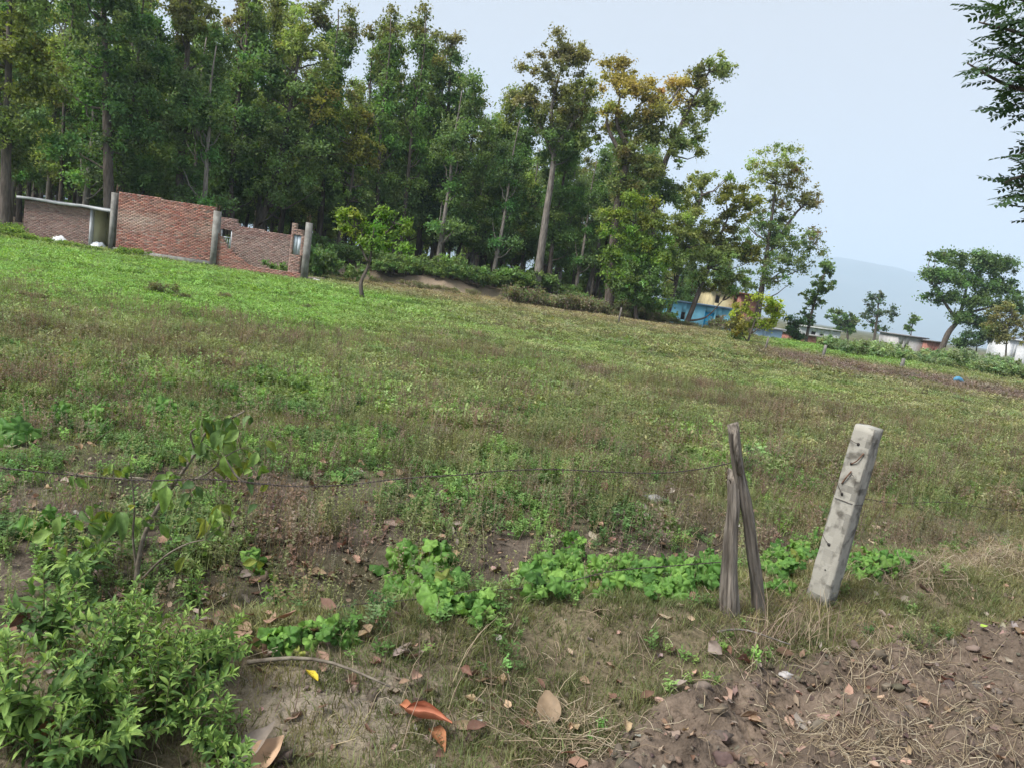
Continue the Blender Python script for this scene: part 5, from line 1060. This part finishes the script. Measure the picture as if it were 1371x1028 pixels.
def concrete_post():
    base = G(1098, 800); D = base[1]; top = at(1164, 570, D - 0.02); base = base - [0, 0, 0.08]
    root = empty('concrete_fence_post', base, 'leaning pale concrete fence post with wire holes and rust streaks', 'fence post')
    T = unit(top - base); e2 = np.array([-.74, -.67, 0]); e2 = unit(e2 - T * e2.dot(T)); e1 = np.cross(e2, T); e1 = -e1 if e1[0] < 0 else e1    # e2: the broad face with the holes
    Ln = np.linalg.norm(top - base); hw_, hd_ = 0.062, 0.062; n = 30; V = []; ring = []
    prof = []
    for (sx, sy) in [(-1, 1), (-1, -1), (1, -1), (1, 1)]: prof.append((sx, sy))
    # rounded square section, 5 points along each side, corners eased
    for c in range(4):
        (ax_, ay_), (bx_, by_) = prof[c], prof[(c + 1) % 4]
        for u in (0.05, 0.25, 0.5, 0.75, 0.95): ring.append((ax_ + (bx_ - ax_) * u, ay_ + (by_ - ay_) * u))
    k = len(ring)
    for i in range(n):
        t = i / (n - 1); taper = 1.08 - 0.12 * t
        for j, (u, v) in enumerate(ring):
            chip = 1 - (0.04 * max(0, float(vn(j * 0.9, t * 22, 5)) - 0.6) + (0.09 * max(0, float(vn(j * .3, t * 12, 4)) - .45) if j % 5 in (0, 4) else 0.01 * float(vn(j, t * 14, 9))))
            end = -0.012 * float(vn(j * .8, 3.3, 2)) if i == n - 1 else 0
            V.append(T * (Ln * t + end) + e1 * u * hw_ * taper * chip + e2 * v * hd_ * taper * chip)
    F = [(i * k + j, i * k + (j + 1) % k, (i + 1) * k + (j + 1) % k, (i + 1) * k + j) for i in range(n - 1) for j in range(k)]
    cap = len(V); V.append(T * (Ln + 0.006)); F3 = [((n - 1) * k + j, (n - 1) * k + (j + 1) % k, cap) for j in range(k)]
    fc = np.ones((len(F) + len(F3), 3))
    for i in range(n - 1):
        for j in range(k):
            edge = j % 5 in (0, 4); v_ = float(vn(i * .42 + 3, (j // 5) * 7.3, 15)) + (.22 if edge else -.10) + .12 * (i / n); dr = .34 * (v_ > .82) + .10 * (float(vn(i * 1.3, j * 1.7, 77)) > .7)
            if i < 3: dr = max(dr, .4)
            fc[i * k + j] = np.array([1, .98, .95]) * (1 - dr) * (0.9 + .2 * float(vn(i * .9, j * .8, 6)))
    sh = link('shaft', mkmesh('shaft', V, [np.array(F), np.array(F3)], FENCE_C, cols=fc, smooth=False), root)
    for (a, t) in ((-0.1, .905), (-0.25, .80), (-0.30, .64), (-0.20, .37), (0.1, .24)):
        h = MB(); c = T * Ln * t + e1 * a * hw_ + e2 * (hd_ * (1.08 - .12 * t) * 0.985); pts = [c + e2 * 0.004, c - e2 * 0.02]; h.tube(pts, [0.0085 if t != .24 else .004, 0.0085 if t != .24 else .004], 8, wob=.25); h.build('wire_hole', M_DARK, sh)
    def stub(P_, r_, nm='wire_stub', mt_=M_WIRE): q = MB(); q.tube(smooth_path(P_, 4), r_, 5); q.build(nm, mt_, root)
    f = lambda u, t, o: T * Ln * t + e1 * u * hw_ + e2 * (hd_ * 1.02 + o)
    stub([f(-.1, .905, .002), f(-.5, .91, .012), f(-1.05, .92, .004)], 0.0016); stub([f(-.30, .64, .002), f(-.7, .67, .010), f(-1.05, .69, .0)], 0.0016); stub([f(-.2, .37, .002), f(-.6, .39, .012), f(-1.05, .41, .0)], 0.0016)
    stub([f(-.55, .69, .004), f(-.25, .73, .012), f(.0, .765, .006)], 0.0042, 'rusty_rod', M_RUST); stub([f(-.2, .80, .002), f(.25, .825, .01), f(.6, .87, .004)], 0.0035, 'rusty_rod', M_RUST); stub([f(-.05, .735, .008), f(.15, .75, .012), f(.3, .745, .006)], 0.0016)
    # tie wire wrapped round the shaft
    loop = []
    for th in np.linspace(0, 2 * math.pi, 21):
        u, v = math.cos(th), math.sin(th); m_ = max(abs(u), abs(v)); loop.append(T * (Ln * .605 + 0.004 * math.sin(th)) + e1 * u / m_ * hw_ * 1.06 + e2 * v / m_ * hd_ * 1.06)
    q = MB(); q.tube(loop, 0.0018, 5, cap=False); q.build('tie_wire', M_WIRE, root)
    # stain on the face
    return root
concrete_post()
def wire(label, pts, barbs=True, r=0.0017):
    P_ = smooth_path(np.array([at(a, b, D) for a, b, D in pts]), 8); base = P_[0].copy(); Pp = P_ - base; mb = MB(); ph = np.linspace(0, len(Pp) * 2.4, len(Pp))
    fine = np.stack([np.interp(np.linspace(0, len(Pp) - 1, len(Pp) * 5), np.arange(len(Pp)), Pp[:, i]) for i in range(3)], -1); ph = np.arange(len(fine)) * 1.1
    for s_ in (0, math.pi):
        o = np.stack([0 * ph, np.cos(ph + s_), np.sin(ph + s_)], -1) * r * 0.9; mb.tube(fine + o, r, 4)
    root = empty('barbed_wire', base, label, 'barbed wire'); mb.build('strand', M_WIRE, root)
    if barbs:
        ln = np.concatenate([[0], np.cumsum(np.linalg.norm(np.diff(Pp, axis=0), axis=1))]); t = 0.06
        bm_ = MB(); bm_.tube([(-.013, 0, .009), (0, .003, 0), (.012, 0, -.008)], r * .8, 4); bm_.tube([(-.010, .004, -.010), (0, -.003, 0), (.011, .0, .010)], r * .8, 4); bme = bm_.mesh('barb', M_WIRE)
        while t < ln[-1]:
            p = [np.interp(t, ln, Pp[:, i]) for i in range(3)]; M_ = Matrix.Translation(p) @ Euler((R.uniform(0, 3), R.uniform(0, 3), R.uniform(0, 3))).to_matrix().to_4x4(); link('barb', bme, root, mat4=M_); t += R.uniform(.09, .13)
    return root
dF = lambda a: D1p - 0.02 - (978 - a) * 0.00105
wire('rusty barbed wire strung at mid height from the wooden posts to the sapling', [(a, b, dF(a)) for a, b in [(983, 618), (940, 627), (880, 633), (810, 631), (740, 628), (670, 630), (620, 635), (540, 640), (470, 648), (400, 651), (330, 645), (270, 641), (200, 643), (110, 637), (20, 628), (-80, 620)]])
wire('sagging grey wire running low from the wooden posts through the vines to the ground', [(a, b, dF(a) + .02) for a, b in [(965, 752), (900, 757), (820, 764), (760, 778), (690, 788), (640, 789), (580, 799), (520, 805), (460, 811), (415, 826), (370, 838)]])
wire('thin loose wire running out from the concrete post', [(1158, 667, 4.36), (1200, 673, 4.5), (1270, 672, 4.7), (1340, 682, 4.9), (1420, 680, 5.2)], r=0.0011)

# ------------------------------------------------------------------ fallen leaves, each its own thing
MF = {k: mat_leaf('fallen_' + k, base=c, attr=None, trans=0.12, var=0.28, scale=18, per_object=0.2, rough=0.6, spec=0.2, tcol=(1.1, .8, .5)) for k, c in {
    'tan': (0.27, 0.18, 0.12), 'brown': (0.15, 0.085, 0.058), 'grey': (0.25, 0.2, 0.17), 'pink': (0.29, 0.175, 0.125), 'orange': (0.36, 0.15, 0.08), 'straw': (0.38, 0.27, 0.165), 'yellow': (0.55, 0.40, 0.04), 'green': (0.28, 0.42, 0.07)}.items()}
OVAL = [0.004, 0.026, 0.038, 0.042, 0.040, 0.030, 0.016, 0.001]
def fl_mesh(kind, curl, droop, wave, fold): return lm('fallen_leaf', leaf_grid(0.13, [w_ * R.uniform(.9, 1.1) for w_ in OVAL], fold, droop, wave, curl, R.uniform(-.7, .7), .010), MF[kind])
FL = {k: [fl_mesh(k, R.uniform(-.2, 1.0), R.uniform(-.45, .35), R.uniform(.01, .05), R.uniform(-.2, .6)) for _ in range(5)] for k in MF}
def fallen(px_, py_, kind, size, az=None, tilt=0.25, label=None, group=None, lift=0.012, me=None):
    g_ = G(px_, py_); az = R.uniform(0, 6.28) if az is None else az; nrm = unit(np.array([R.normal(0, tilt), R.normal(0, tilt), 1.0])); ax = np.array([math.cos(az), math.sin(az), 0.0]); ax = unit(ax - nrm * ax.dot(nrm)); s_ = size / 0.13
    o = link('fallen_leaf', me or FL[kind][R.integers(0, 5)], mat4=frame(g_ + [0, 0, lift] - ax * size * .5, ax, nrm, s_)); return tag(o, label, 'leaf', group)
NMW = {'tan': 'tan', 'brown': 'dark brown', 'grey': 'greyish', 'pink': 'pinkish', 'straw': 'straw-coloured', 'orange': 'orange-brown'}
cnt = 0
for (cx, cy_, sx, sy, n, s0, s1, where) in [(500, 705, 120, 34, 80, .06, .13, 'in the litter strip before the ditch'), (720, 690, 110, 30, 44, .05, .11, 'among dry weeds behind the vines'), (330, 770, 50, 34, 34, .07, .14, 'beside the broken sapling'), (860, 680, 90, 34, 34, .05, .11, 'behind the wooden posts'), (320, 850, 45, 28, 20, .06, .12, 'at the edge of the trodden patch'), (640, 610, 190, 36, 34, .05, .12, 'lying in the open grass'),
                                           (750, 960, 130, 40, 26, .04, .10, 'on the soil at the foot of the bund'), (1130, 920, 120, 50, 20, .03, .08, 'on the ploughed soil'), (60, 660, 60, 40, 14, .06, .12, 'in the grass left of the sapling'), (500, 880, 90, 40, 16, .04, .09, 'on the trodden patch')]:
    for i in range(n):
        p = R.normal(cx, sx); q = R.normal(cy_, sy)
        if q < hor(p) + 150 or q > 1100 or p < -60 or p > 1430: continue
        kd = R.choice(['tan', 'brown', 'grey', 'pink', 'straw'], p=[.30, .26, .2, .16, .08]); fallen(p, q, kd, R.uniform(s0, s1) * 0.78, tilt=.5, label='%s dry fallen leaf %s' % (NMW[kd], where), group='%s fallen leaves %s' % (NMW[kd], where), lift=R.uniform(.01, .035)); cnt += 1
def curled(px_, py_, pieces, label, kind='orange'):
    base = G(px_, py_); root = empty('curled_leaf', base, label, 'leaf')
    for (dx, dy, dz, sz, az, cu, fo) in pieces:
        V, F = leaf_grid(0.13, OVAL, fo, R.uniform(-.2, .4), .03, cu, R.uniform(-.6, .6), .012); me = lm('blade', (V, F), MF[kind]); ax = np.array([math.cos(az), math.sin(az), R.uniform(-.15, .25)])
        link('blade', me, root, mat4=frame(np.array([dx, dy, dz]), ax, (R.normal(0, .3), -.5, 1), sz / .13))
curled(566, 985, [(-.08, .05, .06, .20, -.45, 1.25, .1), (-.05, .05, .05, .09, 2.3, .9, .4), (.02, .02, .02, .13, -1.0, .9, .2)], 'big curled orange-brown leaf lying on the trodden patch')
curled(36, 1022, [(0, 0, .05, .13, 1.2, 1.2, .5), (.03, 0, .03, .12, .2, 1.0, .5)], 'curled orange leaf under the roadside weed clump')
curled(8, 900, [(0, 0, .16, .10, 1.4, 1.0, .4), (.0, .02, .12, .10, 2.4, 1.0, .5)], 'rust-brown dead leaf caught in the roadside weed clump', 'brown')
curled(435, 655, [(0, 0, .03, .14, .3, 1.2, .5), (-.05, .02, .02, .12, 2.8, 1.2, .5), (.04, -.02, .02, .12, -.9, 1.2, .5), (-.02, -.03, .02, .1, -1.9, 1, .5)], 'heap of curled reddish leaves under the mid-height wire', 'brown')
curled(990, 965, [(0, 0, .02, .09, .2, 1.3, .5), (.03, -.01, .02, .06, -.6, .8, .4)], 'curled tan leaf on the ploughed soil below the posts', 'tan')
curled(985, 890, [(0, 0, .03, .10, .4, 1.1, .5), (-.03, .0, .05, .07, 1.8, .8, .3)], 'curled reddish leaf at the foot of the wooden posts', 'brown')
o = fallen(732, 962, 'tan', .135, az=1.75, tilt=.05, label='large flat salmon-brown oval leaf at the foot of the bund', lift=.05, me=lm('fallen_leaf', leaf_grid(0.13, [.012, .036, .044, .046, .042, .034, .02, .008], .12, .1, .02, .25, .1, .006), MF['tan'])); 
o.matrix_basis = frame(G(735, 975) + [0, 0, .015], (-.12, .75, .55), (0, -.6, 1), .14 / .13)
fallen(415, 915, 'yellow', .075, az=2.6, label='small yellow leaf with a dark half on the trodden patch', lift=.03); fallen(1316, 845, 'green', .055, az=.3, label='single bright lime leaf dropped on the ploughed soil', lift=.03, tilt=.1)
fallen(372, 838, 'pink', .13, az=.1, label='wide pink fallen leaf beside the little vine rosette', lift=.03, tilt=.1); fallen(556, 985 - 70, 'tan', .07, az=1.3, label='narrow folded leaf standing on the trodden patch', lift=.04); fallen(540, 880, 'grey', .08, az=.2, label='pale leaf on the crest of the trodden patch', lift=.02)
fallen(955, 880, 'grey', .10, az=1.9, label='grey leaf propped against the bund below the wooden posts', lift=.05, tilt=.5); fallen(865, 940, 'brown', .07, az=.6, label='dark folded leaf beside the sprout on the soil', lift=.03); fallen(1050, 880, 'brown', .10, az=.1, label='dark brown leaf tucked beneath the dry grass by the leaning stick', lift=.03); fallen(636, 985, 'brown', .10, az=.9, label='narrow brown leaf beside the big curled orange leaf', lift=.03)
fallen(835, 985, 'straw', .07, az=1.7, label='upright tan leaf scrap on the soil beside the straw', lift=.04); fallen(340, 1015, 'grey', .16, az=.9, label='long grey rolled leaf at the lower edge of the trodden patch', lift=.02); fallen(360, 1020, 'straw', .15, az=1.2, label='long tan rolled leaf beside the grey rolled one', lift=.02); fallen(650, 918, 'brown', .09, az=.1, label='reddish leaf on the grass above the curled orange leaf', lift=.03); fallen(465, 785, 'tan', .10, az=2.0, label='tan leaf lying on end beside the wire in the litter', lift=.03); fallen(808, 660, 'brown', .12, az=1.5, label='dark upright leaf catching light in the dry weeds', lift=.06, tilt=.6)
# stones and scraps
def stone(px_, py_, s_, label, col=(0.30, 0.27, 0.25), name='stone', flat=1.0):
    V, F = clod(); V = np.array(V) * s_ / 0.04 * [1.3, 1, .9 * flat]; g_ = G(px_, py_); link(name, mkmesh(name, V, [np.array(F)], mat_basic(name + '_surface', col, tuple(c * 1.25 for c in col), scale=12, bump=.5, bscale=40, dist=.01), smooth=True), loc=g_ + [0, 0, s_ * .12], label=label, cat='stone')
stone(878, 672, .14, 'pale rounded stone half sunk in the weeds behind the wooden posts', (0.22, 0.215, 0.20)); stone(530, 703, .10, 'flat tan stone in the litter strip', (0.34, 0.25, 0.2), flat=.6); stone(996, 562, .13, 'whitish stone in the brown weeds behind the leaning stick', (.32, .31, .295), flat=.6); stone(1052, 905, .05, 'grey pebble at the edge of the ploughed soil', (.35, .33, .32)); stone(790, 495, .35, 'pale slab of stone in the middle of the field', (.4, .36, .31), flat=.35)
stone(905, 985, .055, 'brown clod lying on the soil beside the straw', (.22, .165, .13)); stone(700, 815 - 50, .07, 'round tan stone beside the vine clump', (.42, .31, .25)); stone(425, 378, .6, 'pale rubble lump at the foot of the right-hand column of the ruin', (.42, .40, .38), flat=.5); stone(1300, 880, .06, 'dark clod on the ploughed slope', (.17, .125, .10)); stone(865, 690, .05, 'small white scrap of stone by the wooden posts', (.6, .58, .56))
g_ = G(1282, 514)
mb = MB(); n = 10
th = np.linspace(0, math.pi, 9); mb.tube(np.stack([np.cos(th) * .16, 0 * th, np.sin(th) * .20], -1), [.04, .08, .09, .11, .10, .11, .09, .07, .04], 8, wob=.3)
mb.build('plastic_bag', mat_basic('blue_plastic', (0.05, 0.17, 0.30), (0.10, 0.28, 0.36), scale=4, rough=.4), loc=g_, label='crumpled blue plastic bag on the purple-brown weed strip', cat='bag', smooth=True)
mb = MB(); mb.box((0, 0, 0.006), (.035, .012, .006), M=rotz(-.2), jit=.001); mb.build('white_scrap', M_WHITE, loc=G(1037, 912) + [0, 0, .004], label='small white plastic scrap on the soil below the posts', cat='litter')
mb = MB(); V_ = np.linspace(0, 1, 8); mb.tube(np.stack([V_ * .35, .03 * np.sin(V_ * 5), .01 + .02 * np.sin(V_ * 3)], -1), np.linspace(.006, .003, 8), 5); mb.build('fallen_stick', M_BARKL, loc=G(960, 848), label='thin pale stick lying on the dry grass before the wooden posts', cat='stick')
mb = MB(); mb.tube(np.stack([V_ * .55, .04 * np.sin(V_ * 4), .02 + .03 * np.sin(V_ * 3)], -1), np.linspace(.009, .004, 8), 6); mb.build('fallen_stick', M_TWIG, loc=G(330, 893), label='brown stick lying along the crest above the trodden patch', cat='stick')

# ------------------------------------------------------------------ the roadside tree whose branches hang into view
def overhang():
    D = 7.2; tx = 6.9; base = np.array([tx, D + .3, float(H(tx, D + .3))]); root = empty('overhanging_tree', base, 'tree with dark feather-like leaves hanging into view high above the ploughed soil', 'tree')
    def q(a, b, dy=0): return at(a, b, D + dy) - base
    mb = MB(); tr = smooth_path([np.array([0, 0, -.2]), np.array([-.1, .05, 2.0]), np.array([-.05, -.05, 4.2]), np.array([-.4, 0, 6.2]), np.array([-.2, 0, 8.0])], 5); mb.tube(tr, np.linspace(.19, .05, len(tr)), 9, wob=.05); mb.build('trunk', M_BARK, root, smooth=True)
    br = [[tr[8], q(1500, 110), q(1420, 70), q(1365, 45), q(1310, 30)], [tr[9], q(1500, 60), q(1420, 20), q(1370, 0), q(1330, -10)], [tr[7], q(1480, 170), q(1410, 130), q(1350, 115), q(1295, 85)], [tr[6], q(1480, 260), q(1420, 240), q(1375, 235), q(1345, 245)], [tr[6], q(1490, 230), q(1430, 200), q(1390, 195), q(1365, 205)], [tr[12], q(1520, -60), q(1430, -80), q(1350, -60)], [tr[7], q(1490, 130), q(1420, 100), q(1370, 90), q(1340, 70)]]
    def pinn():
        mb2 = MB(); n = 8; Pm = np.stack([0 * np.linspace(0, 1, 9), np.linspace(0, .30, 9), -.05 * np.linspace(0, 1, 9) ** 2], -1); mb2.tube(Pm, np.linspace(.0025, .001, 9), 3, cap=False)
        for i in range(2, 9):
            p = Pm[i]; l = .088 * (1 - .35 * abs(i / 8 - .45)) * R.uniform(.85, 1.1)
            for s_ in (-1, 1):
                dv = unit(np.array([s_ * 1.0, .25 + .5 * (i / 8) ** 3, -.25 + R.normal(0, .15)])) * l; nv = np.cross(dv, [0, 0, 1.0]); nv = unit(nv) * l * .25; mid_ = p + dv * .45 + np.array([0, 0, .004]); mb2.add([p, mid_ + nv, p + dv, mid_ - nv], [(0, 1, 2), (0, 2, 3)])
        return mb2.mesh('leaf', ML['pinnate'])
    PL = [pinn() for _ in range(4)]
    for b in br:
        m2 = MB(); Pp = smooth_path(b, 6); m2.tube(Pp, np.linspace(.05, .006, len(Pp)), 6); bo = m2.build('branch', M_BARK, root, smooth=True)
    spots_ = [(1283, 22), (1300, 15), (1315, 8), (1300, 42), (1322, 30), (1340, 15), (1355, 8), (1365, 25), (1280, 92), (1292, 80), (1306, 90), (1318, 72), (1330, 58), (1345, 45), (1360, 55), (1300, 105), (1312, 118), (1325, 108), (1338, 98), (1350, 88), (1362, 78), (1335, 75), (1322, 130), (1335, 135), (1348, 122), (1360, 112), (1370, 100), (1318, 145), (1340, 148), (1355, 140), (1368, 135), (1345, 110), (1358, 68), (1370, 55), (1330, 95), (1366, 8), (1350, 30), (1308, 62),
              (1365, 178), (1360, 192), (1368, 205), (1355, 215), (1345, 228), (1335, 240), (1325, 260), (1340, 262), (1350, 250), (1362, 240), (1370, 225), (1355, 268), (1368, 272), (1372, 292), (1345, 275), (1360, 255), (1330, 247), (1366, 188)]
    for i in range(70): spots_.append((R.uniform(1375, 1560), R.uniform(-120, 290)))
    tw = MB(); allp = np.concatenate([smooth_path(b, 6) for b in br])
    for (a, b) in spots_:
        for rep in range(3):
            p = q(a + R.normal(0, 9) + 46, b + R.normal(0, 7) - 4, R.uniform(-.35, .35)); nr_ = allp[np.argmin(np.linalg.norm(allp - p, axis=1))]
            ax = unit(np.array([-.75 + R.normal(0, .35), R.normal(0, .45), -.05 + R.normal(0, .25)])); tw.tube([nr_, (nr_ + p) / 2 + [0, 0, .03], p], [.004, .003, .0018], 3, cap=False); link('leaf', PL[R.integers(0, 4)], root, mat4=frame(p, ax, (R.normal(0, .3), R.normal(-.3, .3), 1), R.uniform(.75, 1.15)))
    tw.build('twigs', M_BARK, root, kind='stuff')
overhang()
